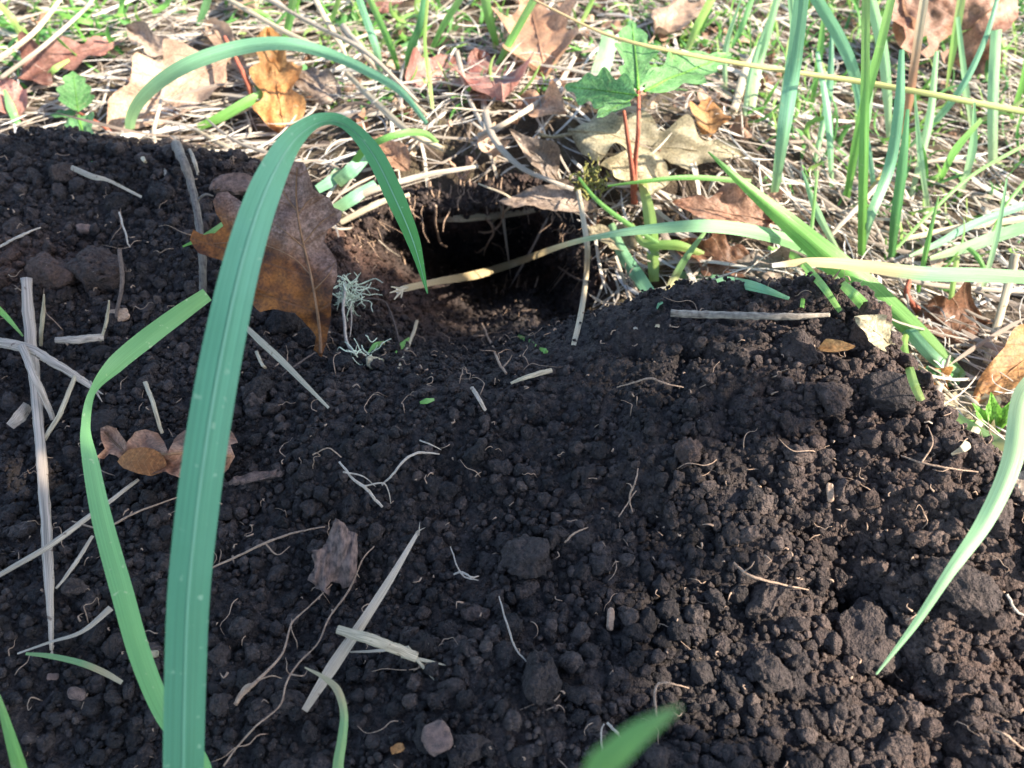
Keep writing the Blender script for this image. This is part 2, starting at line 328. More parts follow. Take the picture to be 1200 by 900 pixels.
sub = ((np.abs(XS) < .62)[None, :] & ((YS > -.35) & (YS < 1.3))[:, None])
jx = np.where(np.abs(XS) < .62)[0]; jy = np.where((YS > -.45) & (YS < 1.4))[0]
G3 = P3.reshape(NY, NX, 3)[jy[0]:jy[-1] + 1, jx[0]:jx[-1] + 1]
ny, nx = G3.shape[:2]; k2 = np.arange(nx * ny).reshape(ny, nx)
bvh = BVHTree.FromPolygons(G3.reshape(-1, 3).tolist(), np.stack([k2[:-1, :-1].ravel(), k2[:-1, 1:].ravel(), k2[1:, 1:].ravel(), k2[1:, :-1].ravel()], 1).tolist())
def cast(px, py):
    dd = ray(px, py); h = bvh.ray_cast(Vector(CAM), Vector(dd))
    if h[0] is None: return on_plane(px, py, .0), np.array([0, 0, 1.])
    return np.array(h[0]), np.array(h[1])
def pt(p):
    """(px, py, lift above the ground) or (px, py, None, depth)"""
    dd = ray(p[0], p[1])
    if len(p) == 4: return CAM + dd * p[3]
    q, n = cast(p[0], p[1]); return q - dd * (p[2] / abs(dd[2]))
def down(x, y):
    h = bvh.ray_cast(Vector((x, y, 1.)), Vector((0, 0, -1)))
    return h[0].z if h[0] is not None else 0.0

# ------------------------------------------------------------------ crumbs and clods
rng = np.random.default_rng(7); random.seed(7)
def unit(v): return v / (np.linalg.norm(v, axis=-1, keepdims=True) + 1e-12)
def ico(level):
    b = bmesh.new(); bmesh.ops.create_icosphere(b, subdivisions=level, radius=1); b.verts.ensure_lookup_table()
    v = np.array([tuple(x.co) for x in b.verts]); f = np.array([[q.index for q in fc.verts] for fc in b.faces]); b.free(); return v, f
def clod_shape(level, seed, rugged=1.0):
    v, f = ico(level); wv = v + .35 * np.stack([fbm(v * 1.7 + seed * k, 2, seed + k) for k in (1, 2, 3)], 1)
    r = .76 + .36 * (lump(wv * 1.35 + seed * 3.1, seed) - .4) * rugged + .42 * fbm(v * 1.25 + seed * 5.7, 2, seed)
    if level > 2: r = r + .22 * rugged * (lump(wv * 3.1 + seed, seed + 5) - .5) + .10 * fbm(v * 6 + seed, 2, seed)
    if level > 3: r = r + .12 * rugged * (lump(wv * 7 + seed, seed + 9) - .5) + .04 * fbm(v * 13 + seed, 2, seed)
    if level > 4: r = r + .06 * rugged * (lump(wv * 15 + seed, seed + 9) - .5)
    rg = np.random.default_rng(seed + 50); nk = unit(rg.normal(size=(11, 3))); dk = .62 + .3 * rg.random(11)
    pl = np.min(np.where(wv @ nk.T > .05, dk / np.maximum(wv @ nk.T, .05), 9.), axis=1) * (1 + .05 * fbm(v * 9 + seed, 2, seed))
    r = np.where(r > pl, pl + (r - pl) * .18, r)
    s = .65 + .5 * np.random.default_rng(seed).random(3)
    return v * r[:, None] * s, f
def rots(n):
    q = rng.normal(size=(n, 4)); q /= np.linalg.norm(q, axis=1, keepdims=True); a, b, c, d_ = q.T
    return np.stack([1 - 2 * (c * c + d_ * d_), 2 * (b * c - a * d_), 2 * (b * d_ + a * c), 2 * (b * c + a * d_), 1 - 2 * (b * b + d_ * d_), 2 * (c * d_ - a * b),
                     2 * (b * d_ - a * c), 2 * (c * d_ + a * b), 1 - 2 * (b * b + c * c)], 1).reshape(n, 3, 3)
Gd = P3.reshape(NY, NX, 3); area = np.linalg.norm(np.cross(np.gradient(Gd, axis=1), np.gradient(Gd, axis=0)), axis=2).ravel()
vis = (np.abs(P3[:, 0]) < .34) & (P3[:, 1] > .02) & (P3[:, 1] < .56)
wsoil = area * vis * np.where(soilness > .35, 1., .30 * np.exp(np.minimum(SD, 0) / .012) * (np.hypot(X - HX, Y - HY) > .09)) * np.where(inhole > .2, .7, 1.); wsoil /= wsoil.sum()
finez = lambda p: ga(p[:, 0], p[:, 1], .03, .25, .09, .055)            # finer crumbs by the mouth of the hole
def scatter(n, rlo, rhi, level, power, ntempl, seed, avoid_fine=0., sink=.15):
    ch = rng.choice(len(wsoil), n, p=wsoil); c = P3[ch] + rng.normal(size=(n, 3)) * .0006
    r = rlo + (rhi - rlo) * rng.random(n) ** power; r *= 1 - .45 * finez(c) - .25 * (inhole[ch] > .1)
    keep = rng.random(n) > avoid_fine * finez(c); ch, c, r = ch[keep], c[keep], r[keep]; n = len(c)
    c = c + nr[ch] * (r * (.35 - sink + .35 * rng.random(n)))[:, None]
    R = rots(n); tid = rng.integers(0, ntempl, n); Vs, Fs, Ti, Br = [], [], [], []; off = 0
    tint = np.clip(rng.random(n) ** 1.6 + .4 * sstep(.04, .15, c[:, 0]), 0, 1.2)  # crumbs lightened towards the right too, sunlight put into their tint
    for k in range(ntempl):
        s = np.where(tid == k)[0]
        if not len(s): continue
        tv, tf = clod_shape(level, seed + k)
        vv = np.einsum('nij,vj->nvi', R[s], tv) * r[s][:, None, None] + c[s][:, None, :]
        Vs.append(vv.reshape(-1, 3)); Fs.append((tf[None] + (np.arange(len(s)) * len(tv))[:, None, None] + off).reshape(-1, 3)); off += len(s) * len(tv)
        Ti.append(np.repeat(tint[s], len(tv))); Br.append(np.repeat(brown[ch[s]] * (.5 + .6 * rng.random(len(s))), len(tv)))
    return np.concatenate(Vs), np.concatenate(Fs), np.concatenate(Ti), np.concatenate(Br)
parts = [scatter(150, .0040, .0068, 5, 1.8, 10, 100, 1.0, .35), scatter(2300, .0026, .0046, 4, 1.5, 16, 150, .7, .25), scatter(9500, .0013, .0030, 3, 1.3, 16, 200, .3, .2), scatter(52000, .0005, .0017, 2, 1.5, 12, 300)]
off = 0; Vs, Fs, Ti, Br = [], [], [], []
for v, f, a, b in parts: Vs.append(v); Fs.append(f + off); Ti.append(a); Br.append(b); off += len(v)
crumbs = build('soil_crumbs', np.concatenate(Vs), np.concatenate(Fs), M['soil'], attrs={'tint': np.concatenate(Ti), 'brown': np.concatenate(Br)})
tag(crumbs, 'loose crumbs and clods of dark dug soil heaped round the burrow', 'soil', kind='stuff')

def clod(px, py, wpx, label, tint=.5, br=.0, seed=1, hpx=None):
    q, n = cast(px, py); r = wpx / 2 * depth_of(q) / FPX; c = q + n * r * .45
    v, f = clod_shape(5, seed, 1.15); sq = (hpx or wpx * .85) / wpx
    v = v * r * np.array([1, 1, sq]); v = v @ np.array(Matrix.Rotation(seed * 1.7, 3, 'Z')).T
    o = build('soil_clod', v, f, M['soil'], attrs={'tint': np.full(len(v), tint), 'brown': np.full(len(v), br)}); o.location = c
    return tag(o, label, 'soil clod', 'large clods on the soil heap')
for a in [
    (1020, 390, 62, 'lumpy reddish clod on the crest beside the end of the grey twig', .8, .45, 3),
    (333, 382, 42, 'round dark clod just below the drooping oak leaf point', .25, 0, 4),
    (362, 400, 34, 'small dark clod against the lower tip of the brown oak leaf', .3, 0, 5),
    (130, 500, 46, 'dark clod under the pale green blade above the curled leaf', .25, 0, 6),
    (75, 205, 30, 'crumbly clod on the left heap below the turf', .6, .1, 7),
    (120, 325, 62, 'big reddish clod with a cracked side on the left heap', .5, .25, 8),
    (60, 330, 54, 'brown fibrous clod behind the tall straw stalk', .6, .6, 9),
    (300, 465, 42, 'dark angular clod right of the big blade near the white straw', .2, 0, 10),
    (805, 535, 44, 'reddish brown clod standing out of fine soil', .8, .3, 11),
    (560, 718, 30, 'smooth brownish stone-like clod in the lower middle', .75, .15, 12),
    (615, 655, 52, 'rough clod with a flat top in the lower middle', .45, 0, 13),
    (630, 795, 58, 'wide clod near the bottom between crumbs', .4, 0, 14),
    (1035, 470, 60, 'dark lumpy clod below the reddish one on the crest', .3, .05, 15),
    (970, 470, 50, 'pinkish clod in sun on the upper right slope', .85, .1, 16),
    (900, 690, 56, 'sunlit clod beside the thin tan root', .75, .05, 17),
    (1040, 745, 90, 'largest crumbly lump under the tip of the hanging pale blade', .7, .06, 18),
    (1130, 690, 74, 'sunlit lump near the right edge below the hanging blade', .75, .05, 19),
    (845, 760, 30, 'small round ball of soil in shade of the right slope', .6, .05, 20),
    (1098, 780, 26, 'small round crumb at the right of the bottom hollow', .5, .05, 21),
    (905, 790, 64, 'smooth topped clod on the lower right slope', .5, .05, 22),
    (930, 410, 48, 'dark clod just under the right end of the grey twig', .4, .1, 23),
    (700, 660, 36, 'mid sized clod in the centre of the heap', .5, 0, 24),
    (480, 770, 44, 'dark clod near the pale straw end', .3, 0, 25),
    (1150, 600, 60, 'sunlit clod below the weed at the right edge', .7, .1, 26)]:
    clod(*a)

# ------------------------------------------------------------------ ribbons, tubes
def catmull(P, n):
    P = np.asarray(P, float)
    if len(P) == 2: P = np.array([P[0], P[0] * .67 + P[1] * .33, P[0] * .33 + P[1] * .67, P[1]])
    E = np.vstack([2 * P[0] - P[1], P, 2 * P[-1] - P[-2]]); m = len(P) - 1
    t = np.linspace(0, m, n); i = np.clip(t.astype(int), 0, m - 1); f = (t - i)[:, None] if P.ndim > 1 else t - i
    a, b, c, d_ = E[i], E[i + 1], E[i + 2], E[i + 3]
    return .5 * (2 * b + (c - a) * f + (2 * a - 5 * b + 4 * c - d_) * f ** 2 + (3 * b - a - 3 * c + d_) * f ** 3)
def unit(v): return v / (np.linalg.norm(v, axis=-1, keepdims=True) + 1e-12)
def ribbon_geo(P, W, roll=0, fold=.25, n=40, ac=5, wob=.0, seed=0, side=None):
    """P control points, W half-widths in metres at each"""
    S = catmull(P, n); t = np.linspace(0, 1, n); w = np.interp(t, np.linspace(0, 1, len(W)), W)
    T = unit(np.gradient(S, axis=0)); view = unit(S - CAM); A = unit(np.cross(T, view)) if side is None else unit(np.cross(np.cross(T, side), T))
    rl = np.radians(np.interp(t, np.linspace(0, 1, len(roll)), roll)) if hasattr(roll, '__len__') else np.full(n, math.radians(roll))
    Bn = unit(np.cross(T, A)); A2 = A * np.cos(rl)[:, None] + Bn * np.sin(rl)[:, None]; B2 = unit(np.cross(A2, T))
    u = np.linspace(-1, 1, ac)
    V = S[:, None] + A2[:, None] * (u[None, :, None] * w[:, None, None]) + B2[:, None] * ((np.abs(u) * fold)[None, :, None] * w[:, None, None])
    if wob: V = V + B2[:, None] * (wob * w[:, None] * fbm(np.stack([np.repeat(t * 9, ac), np.tile(u, n), np.full(n * ac, seed)], 1), 2, seed).reshape(n, ac))[:, :, None]
    k = np.arange(n * ac).reshape(n, ac)
    F = np.stack([k[:-1, :-1].ravel(), k[:-1, 1:].ravel(), k[1:, 1:].ravel(), k[1:, :-1].ravel()], 1)
    UV = np.stack([np.tile(u * .5 + .5, n), np.repeat(t, ac)], 1)
    return V.reshape(-1, 3), F, UV, S, B2
def tube_geo(P, R, n=24, ac=7, bump=0, seed=0, flat=1., kink=0):
    S = catmull(P, n); t = np.linspace(0, 1, n); r = np.interp(t, np.linspace(0, 1, len(R)), R)
    if kink: S = S + kink * r.mean() * np.stack([fbm(np.stack([t * n * .12, t * 0 + k, t * 0 + seed], 1), 3, seed + k) for k in (1, 2, 3)], 1)
    T = unit(np.gradient(S, axis=0)); A = unit(np.cross(T, np.array([.31, .47, .83]) if flat == 1 else unit(S - CAM))); B = np.cross(T, A)
    a = np.linspace(0, 2 * math.pi, ac, endpoint=False)
    rr_ = r[:, None] * np.ones(ac)[None]
    if bump: rr_ = rr_ * (1 + bump * fbm(np.stack([np.repeat(t * n * .5, ac), np.tile(np.cos(a) * 1.3, n), np.tile(np.sin(a) * 1.3, n)], 1), 2, seed).reshape(n, ac))
    V = S[:, None] + (A[:, None] * np.cos(a)[None, :, None] + B[:, None] * np.sin(a)[None, :, None] * flat) * rr_[:, :, None]
    k = np.arange(n * ac).reshape(n, ac); k1 = np.roll(k, -1, axis=1)
    F = np.stack([k[:-1].ravel(), k1[:-1].ravel(), k1[1:].ravel(), k[1:].ravel()], 1)
    V = np.vstack([V.reshape(-1, 3), S[:1], S[-1:]]); e = n * ac
    caps = [[k[0][(j + 1) % ac], k[0][j], e] for j in range(ac)] + [[k[-1][j], k[-1][(j + 1) % ac], e + 1] for j in range(ac)]
    UV = np.vstack([np.stack([np.tile(np.arange(ac) / ac, n), np.repeat(t, ac)], 1), [[.5, 0], [.5, 1]]])
    return V, [F, np.array(caps)], UV
def hw(P, wpx): return [x / 2 * max(.02, depth_of(p)) / FPX for x, p in zip(np.interp(np.linspace(0, 1, len(P)), np.linspace(0, 1, len(wpx)), wpx), P)]

def blade(pts, wpx, m, label, group='green grass blades', roll=0, fold=.28, n=48, rib=False, wob=.08, name='grass_leaf', cat='grass blade', seed=None):
    P = [pt(p) for p in pts]; W = hw(P, wpx); seed = seed or int(pts[0][0] + pts[0][1]) % 97
    V, F, UV, S, B = ribbon_geo(P, W, roll, fold, n, 7, wob, seed)
    o = build(name, V, F, M[m], uv=UV); tag(o, label, cat, group)
    if rib:
        V, F, UV, _, _ = ribbon_geo([p + 0 for p in P], [x * .07 for x in W], roll, 0, n, 3, 0, 0)
        V = V - np.repeat(B, 3, axis=0) * .00018
        build('midrib', V, F, M['midrib'], parent=o, uv=UV)
    return o
def straw(pts, wpx, m, label, cat='straw', name='straw', group='dry straws lying on the soil', round_=True, n=26, bump=.15, splits=0, seed=1):
    P = [pt(p) for p in pts]; W = hw(P, wpx)
    if round_: V, F, UV = tube_geo(P, W, n + 14, 9, bump * .6 + .05, seed, .45, .35)
    else:
        V, F, UV, S, B = ribbon_geo(P, W, 10, .4, n, 5, .25, seed); 
    o = build(name, V, F, M[m], uv=UV); tag(o, label, cat, group)
    for s in range(splits):      # frayed fibres at the end
        q = P[-1]; dr = unit(P[-1] - P[-2]); dr = unit(dr + .25 * np.random.default_rng(seed + s).normal(size=3)); l = W[-1] * 6
        V, F, UV = tube_geo([q - dr * l * .5, q + dr * l * .4, q + dr * l], [W[-1] * .5, W[-1] * .35, W[-1] * .1], 8, 5, .1, s); build('fibre', V, F, M[m], parent=o, uv=UV)
    return o

# ------------------------------------------------------------------ leaves
def leaf_geo(L, Wd, lobes=4, deep=.45, curl=.2, bend=.2, wr=.05, seed=1, edge=.3, holes=0, env=.62):
    ns, nu = 60, 21; s = np.linspace(0, 1, ns); u = np.linspace(-1, 1, nu); r = np.random.default_rng(seed)
    ph = r.random(2) * .12
    V = np.zeros((ns, nu, 3)); 
    for side in (0, 1):
        sel = (u <= 0) if side == 0 else (u > 0)
        lob = (.5 - .5 * np.cos(2 * math.pi * (s * lobes + ph[side]))) ** .85
        w = np.sin(math.pi * np.clip(s, 0, 1) ** env) ** .75 * (1 - deep + deep * lob) * (1 + .12 * np.sin(s * 11 + seed + side))
        w = w * sstep(0, .06, s) + 0
        for j in np.where(sel)[0]:
            V[:, j, 0] = u[j] * w * Wd
            V[:, j, 1] = s * L + abs(u[j]) * w * Wd * .45 * (1 - s)
    x, y = V[..., 0], V[..., 1]
    q = np.stack([x.ravel() / Wd * 1.3, y.ravel() / L * 3, np.full(ns * nu, seed * 1.7)], 1)
    z = wr * L * fbm(q * 1.6, 4, seed).reshape(ns, nu) + curl * x * x / Wd
    z += edge * Wd * np.abs(u)[None] ** 3 * fbm(q * np.array([.6, 1.1, 1]), 2, seed + 3).reshape(ns, nu) * 1.2
    z += .03 * Wd * np.abs(np.sin((y / L * 7 - np.abs(x) / Wd * 1.2) * math.pi)) * (np.abs(u)[None] * .8)
    a = y / L * bend; V[..., 1] = y * np.cos(a * .5) - z * np.sin(a) * .3; V[..., 2] = z - bend * y * y / L * .5
    k = np.arange(ns * nu).reshape(ns, nu); F = np.stack([k[:-1, :-1].ravel(), k[:-1, 1:].ravel(), k[1:, 1:].ravel(), k[1:, :-1].ravel()], 1)
    if holes:
        c = V.reshape(-1, 3)[F].mean(1); keep = fbm(np.stack([c[:, 0] / Wd * 2, c[:, 1] / L * 4, np.full(len(c), seed * 3.3)], 1), 2, seed + 8) < .62 - holes; F = F[keep]
    UV = np.stack([np.tile(u * .5 + .5, ns), np.repeat(s, nu)], 1)
    return V.reshape(-1, 3), F, UV, V[:, nu // 2].copy()
def leaf(b, tpx, wpx, m, label, tilt=0, roll=0, stalk=.18, name='oak_leaf', cat='oak leaf', group='fallen oak leaves', parent=None, vein=None, facing=.5, flip=1, **kw):
    """b, tpx: base and tip as points; wpx full width in photo pixels; facing 0 lies on the ground, 1 faces the camera"""
    B, T = pt(b), pt(tpx); ax = T - B; Ln = np.linalg.norm(ax); ax = ax / Ln
    mid = (B + T) / 2; nrm = unit((1 - facing) * np.array([0, 0, 1.]) + facing * unit(CAM - mid)); nrm = unit(nrm - ax * (nrm @ ax))
    sx = np.cross(ax, nrm); a = math.radians(roll); sx2 = sx * math.cos(a) + nrm * math.sin(a); nrm = np.cross(sx2, ax); sx = sx2
    Wd = wpx / 2 * depth_of(mid) / FPX
    V, F, UV, midl = leaf_geo(Ln, Wd, **kw); R = np.stack([sx, ax, nrm * flip], 0)
    toW = lambda q: q @ R
    mm = M[m] if isinstance(m, str) else m
    o = build(name, toW(V), F, mm, uv=UV, parent=parent); o.location = B if parent is None else B - np.array(parent.location)
    if label and parent is None: tag(o, label, cat, group)
    vm = M[vein] if vein else mm
    V2, F2, UV2 = tube_geo(toW(midl[::6] + np.array([0, 0, .0001])), [Ln * .010, Ln * .003], 24, 5, 0, 0); build('midrib', V2, F2, vm, parent=o, uv=UV2)
    if stalk:
        pp = toW(np.array([[0, .004, 0], [Ln * stalk * .2, -Ln * stalk * .5, -Ln * .01], [Ln * stalk * .3, -Ln * stalk, Ln * .02]]))
        V2, F2, UV2 = tube_geo(pp, [Ln * .011, Ln * .009, Ln * .013], 10, 6, 0, 0); build('petiole', V2, F2, vm, parent=o, uv=UV2)
    return o
from mathutils.geometry import delaunay_2d_cdt
def leaf_poly(outline, base, tip, dfun, m, label, veins=(), amp=.004, seed=1, step=4.5, vein='chipvein', name='oak_leaf', cat='oak leaf', grp='fallen oak leaves', solid=0):
    """a leaf with its own outline; dfun gives the distance of each outline point, so the leaf stands at its own tilt"""
    O = np.array(outline, float); n0 = len(O); O2 = []
    for i in range(n0):
        p, q = O[i], O[(i + 1) % n0]; k = max(1, int(np.linalg.norm(q - p) / step))
        for j in range(k): O2.append(p + (q - p) * j / k)
    O2 = np.array(O2); O2 = O2 + .9 * np.stack([vnoise(np.stack([O2[:, 0] * .11, O2[:, 1] * .11, O2[:, 0] * 0 + s_], 1), seed) for s_ in (1, 5)], 1)
    lo, hi = O2.min(0), O2.max(0); gx, gy = np.meshgrid(np.arange(lo[0], hi[0], step), np.arange(lo[1], hi[1], step)); g = np.stack([gx.ravel(), gy.ravel()], 1)
    g = g[sdf_poly(g[:, 0], g[:, 1], O2) > step * .6]; A = np.vstack([O2, g]); n = len(O2)
    vs, _, fs, _, _, _ = delaunay_2d_cdt([Vector(p) for p in A], [(i, (i + 1) % n) for i in range(n)], [list(range(n))], 1, 1e-6)
    Q = np.array([tuple(v) for v in vs]); q3 = np.stack([Q[:, 0] * .018, Q[:, 1] * .018, np.full(len(Q), seed * 1.3)], 1)
    edge = np.clip(1 - sdf_poly(Q[:, 0], Q[:, 1], O2) / 22, 0, 1) ** 2
    dep = np.array([dfun(*p) for p in Q]) - amp * fbm(q3, 4, seed) * 1.3 - edge * amp * 1.6 * fbm(q3 * .8 + 9, 2, seed + 4)
    V = np.array([CAM + ray(*p) * d_ for p, d_ in zip(Q, dep)])
    ax = np.array(tip, float) - base; L2 = ax @ ax; per = np.array([-ax[1], ax[0]]); w_ = np.abs((O2 - base) @ per).max() / L2
    UV = np.stack([.5 + ((Q - base) @ per) / L2 / w_ * .5, ((Q - base) @ ax) / L2], 1)
    cc = V.mean(0); o = build(name, V - cc, np.array([list(f) for f in fs if len(f) == 3]), M[m], uv=UV); o.location = cc; tag(o, label, cat, grp)
    if solid: md = o.modifiers.new('thickness', 'SOLIDIFY'); md.thickness = solid; md.offset = 1
    from mathutils.kdtree import KDTree
    kd = KDTree(len(Q))
    for i, p in enumerate(Q): kd.insert((p[0], p[1], 0), i)
    kd.balance()
    for i, vn in enumerate(veins):
        c = catmull(np.array([(x, y, 0) for x, y in vn], float), 26); P_ = []
        for p in c:
            nb = kd.find_n((p[0], p[1], 0), 4); ws = np.array([1 / (e[2] + .3) for e in nb]); P_.append(CAM + ray(p[0], p[1]) * (float(sum(w2 * dep[e[1]] for w2, e in zip(ws, nb)) / ws.sum()) - .0001) - cc)
        r0 = (.0008 if i == 0 else .00035); V2, F2, U2 = tube_geo(P_, [r0, r0 * .4], 40, 5); build('midrib' if i == 0 else 'vein', V2, F2, M[vein], parent=o, uv=U2)
    return o

# ------------------------------------------------------------------ thatch and sprouts of the turf (nobody could count them)
turfw = area * (soilness < .5) * (P3[:, 1] > .1)
def surf(x, y, cache={}):
    k = (round(x, 3), round(y, 3))
    if k not in cache: cache[k] = down(*k)
    return cache[k]
def mass(name, n, sampler, lrange, wrange, m, label, cat, h0, h1, rise, segs=7, aim=None, curl=.3, tintf=None, seed=3, dz=0., avoid=1.0):
    r = np.random.default_rng(seed); Vs, Fs, Us, Ti = [], [], [], []; off = 0
    for _ in range(n):
        x, y = sampler(r)
        L = lrange[0] + (lrange[1] - lrange[0]) * r.random() ** 1.5
        a = (aim(x, y, r) if aim else r.random() * 6.283); el = rise[0] + (rise[1] - rise[0]) * r.random()
        t = np.linspace(0, 1, segs); bend = curl * r.normal()
        hx = math.cos(a); hy = math.sin(a); ce = math.cos(el)
        px_ = x + hx * L * t * ce - hy * bend * L * (t - .5) ** 2 * 2; py_ = y + hy * L * t * ce + hx * bend * L * (t - .5) ** 2 * 2
        if el > .35: zz = surf(x, y) + .001 + L * math.sin(el) * (t - .35 * abs(curl) * r.random() * 2 * t ** 2.5)
        else:
            z0 = surf(px_[0], py_[0]); z1 = surf(px_[-1], py_[-1]); zm = surf(px_[segs // 2], py_[segs // 2])
            base = np.interp(t, [0, .5, 1], [z0, max(zm, (z0 + z1) / 2 - .002), z1]); zz = base + h0 + (h1 - h0) * r.random() + L * math.sin(el) * (t - .5) * r.choice([-1, 1]) * .5
            zz = zz + dz * np.sin(t * 3.14) * L
        if avoid and (((px_ - HX) / (HRX * avoid)) ** 2 + ((py_ - HY) / (HRY * avoid)) ** 2 < 1).any(): continue
        if avoid and (sdf_poly(px_, py_, EP) > .03).sum() > 2: continue
        S = np.stack([px_, py_, zz], 1); W = wrange[0] + (wrange[1] - wrange[0]) * r.random() ** 2
        T = unit(np.gradient(S, axis=0)); A = unit(np.cross(T, unit(np.array([r.normal() * .5, r.normal() * .5 - .3, 1.]))))
        B = np.cross(A, T); wt = W * np.minimum(1, (1 - t) * 4 + .12)[:, None] * np.minimum(1, t * 5 + .35)[:, None]
        V = np.stack([S - A * wt, S + B * wt * .45, S + A * wt], 1).reshape(-1, 3); k = np.arange(segs * 3).reshape(segs, 3)
        Fs.append(np.stack([k[:-1, :-1].ravel(), k[:-1, 1:].ravel(), k[1:, 1:].ravel(), k[1:, :-1].ravel()], 1) + off); off += len(V)
        Vs.append(V); Us.append(np.stack([np.tile([0, .5, 1], segs), np.repeat(t, 3)], 1)); Ti.append(np.full(len(V), tintf(r, x, y) if tintf else r.random()))
    o = build(name, np.concatenate(Vs), np.concatenate(Fs), M[m], uv=np.concatenate(Us), attrs={'tint': np.concatenate(Ti)})
    return tag(o, label, cat, kind='stuff')
tw = turfw * (P3[:, 1] < 1.05) * (np.abs(P3[:, 0]) < .75) * np.where(P3[:, 1] > .75, .35, 1.) * np.where(np.abs(P3[:, 0]) > .5, .4, 1.); tw /= tw.sum()
_pool = np.random.default_rng(11).choice(len(tw), 20000, p=tw)
def s_turf(r):
    i = _pool[r.integers(0, len(_pool))]; return P3[i, 0] + r.normal() * .001, P3[i, 1] + r.normal() * .001
def thin_pool(poly, z=.01):
    PP = np.array([on_plane(px, py, z)[:2] for px, py in poly]); lo, hi = PP.min(0), PP.max(0)
    def f(r):
        while True:
            q = lo + (hi - lo) * r.random(2)
            if sdf_poly(q[:1], q[1:], PP)[0] > 0: return q[0], q[1]
    return f
def aimf(x, y, r):       # combed roughly sideways and towards the camera on the right
    if x > .06: return r.choice([2.5, -.7]) + r.normal() * .55
    if x < -.1: return r.choice([.3, 3.4]) + r.normal() * .6
    return r.random() * 6.28
mass('dry_grass', 6800, s_turf, (.015, .08), (.0003, .0011), 'thatch', 'matted dry straw and dead grass covering the turf behind the burrow', 'dry grass', .001, .013, (0, .30), 8, aimf, .22)
mass('dry_grass', 520, s_turf, (.03, .10), (.0009, .0021), 'thatch', 'broader flattened dead grass blades lying through the finer straw', 'dry grass', .003, .014, (0, .25), 10, aimf, .3, seed=24)
mass('dry_grass', 1500, s_turf, (.015, .05), (.0002, .0005), 'thatch', 'fine curled dead grass fibres tangled over the straw of the turf', 'dry grass', .006, .018, (0, .5), 9, None, .9, seed=4)
mass('dry_grass', 3800, s_turf, (.006, .03), (.00025, .0009), 'thatch', 'short broken bits of dead straw filling the gaps in the turf', 'dry grass', .001, .014, (0, .6), 5, None, .25, seed=14)
mass('dry_grass', 360, thin_pool([(395, 215), (520, 205), (640, 195), (740, 225), (735, 275), (640, 262), (520, 262), (400, 262)], .03), (.02, .065), (.0003, .0008), 'thatch',
     'straw and dead roots fringing the top rim of the burrow mouth', 'dry grass', .001, .009, (0, .2), 8, lambda x, y, r: r.choice([0, 3.1]) + r.normal() * .5 - .25, .4, seed=5, avoid=.95)
mass('grass_sprouts', 300, thin_pool([(-60, -40), (600, -40), (600, 30), (420, 90), (240, 40), (0, 130)], .0), (.015, .045), (.001, .0024), 'sprouts', 'soft broad green grass leaves along the back of the turf', 'green grass', 0, 0, (.3, 1.3), 8, None, .8, seed=16)
mass('grass_sprouts', 150, thin_pool([(700, 20), (900, 40), (900, 150), (800, 140), (690, 160)], .0), (.008, .022), (.001, .0026), 'sprouts', 'low lime green shoots crowding round the oak seedling', 'green grass', 0, 0, (.2, 1.2), 6, None, .8, seed=17)
mass('grass_sprouts', 520, thin_pool([(-60, -40), (1260, -40), (1260, 60), (800, 110), (560, 60), (420, 130), (250, 60), (0, 140)], .0), (.012, .04), (.0007, .0018), 'sprouts', 'short fresh green grass sprouts coming up through the straw', 'green grass', 0, 0, (.5, 1.4), 7, None, .6, seed=6)
mass('grass_sprouts', 260, thin_pool([(780, -20), (1230, -20), (1230, 340), (1060, 330), (900, 200)], .0), (.018, .055), (.0006, .0016), 'sprouts', 'fine young green grass growing up between the taller blades on the right', 'green grass', 0, 0, (.6, 1.4), 8, None, .5, seed=37)
mass('grass_sprouts', 130, thin_pool([(330, 60), (700, 60), (700, 170), (420, 190)], .0), (.01, .03), (.0006, .0014), 'sprouts', 'small green shoots among the leaf litter above the burrow', 'green grass', 0, 0, (.3, 1.2), 7, None, .7, seed=38)
mass('grass_sprouts', 160, thin_pool([(720, 60), (1200, 60), (1200, 330), (1000, 330), (860, 200)], .0), (.01, .03), (.0006, .0014), 'sprouts', 'thin young green sprouts scattered in the straw on the right', 'green grass', 0, 0, (.4, 1.2), 7, None, .7, seed=7)
mass('grass_sprouts', 700, lambda r: (r.uniform(-.9, .9), r.uniform(.68, 1.3)), (.02, .07), (.0008, .002), 'sprouts', 'green grass growing beyond the straw at the back', 'green grass', 0, 0, (.6, 1.4), 6, None, .4, seed=8)

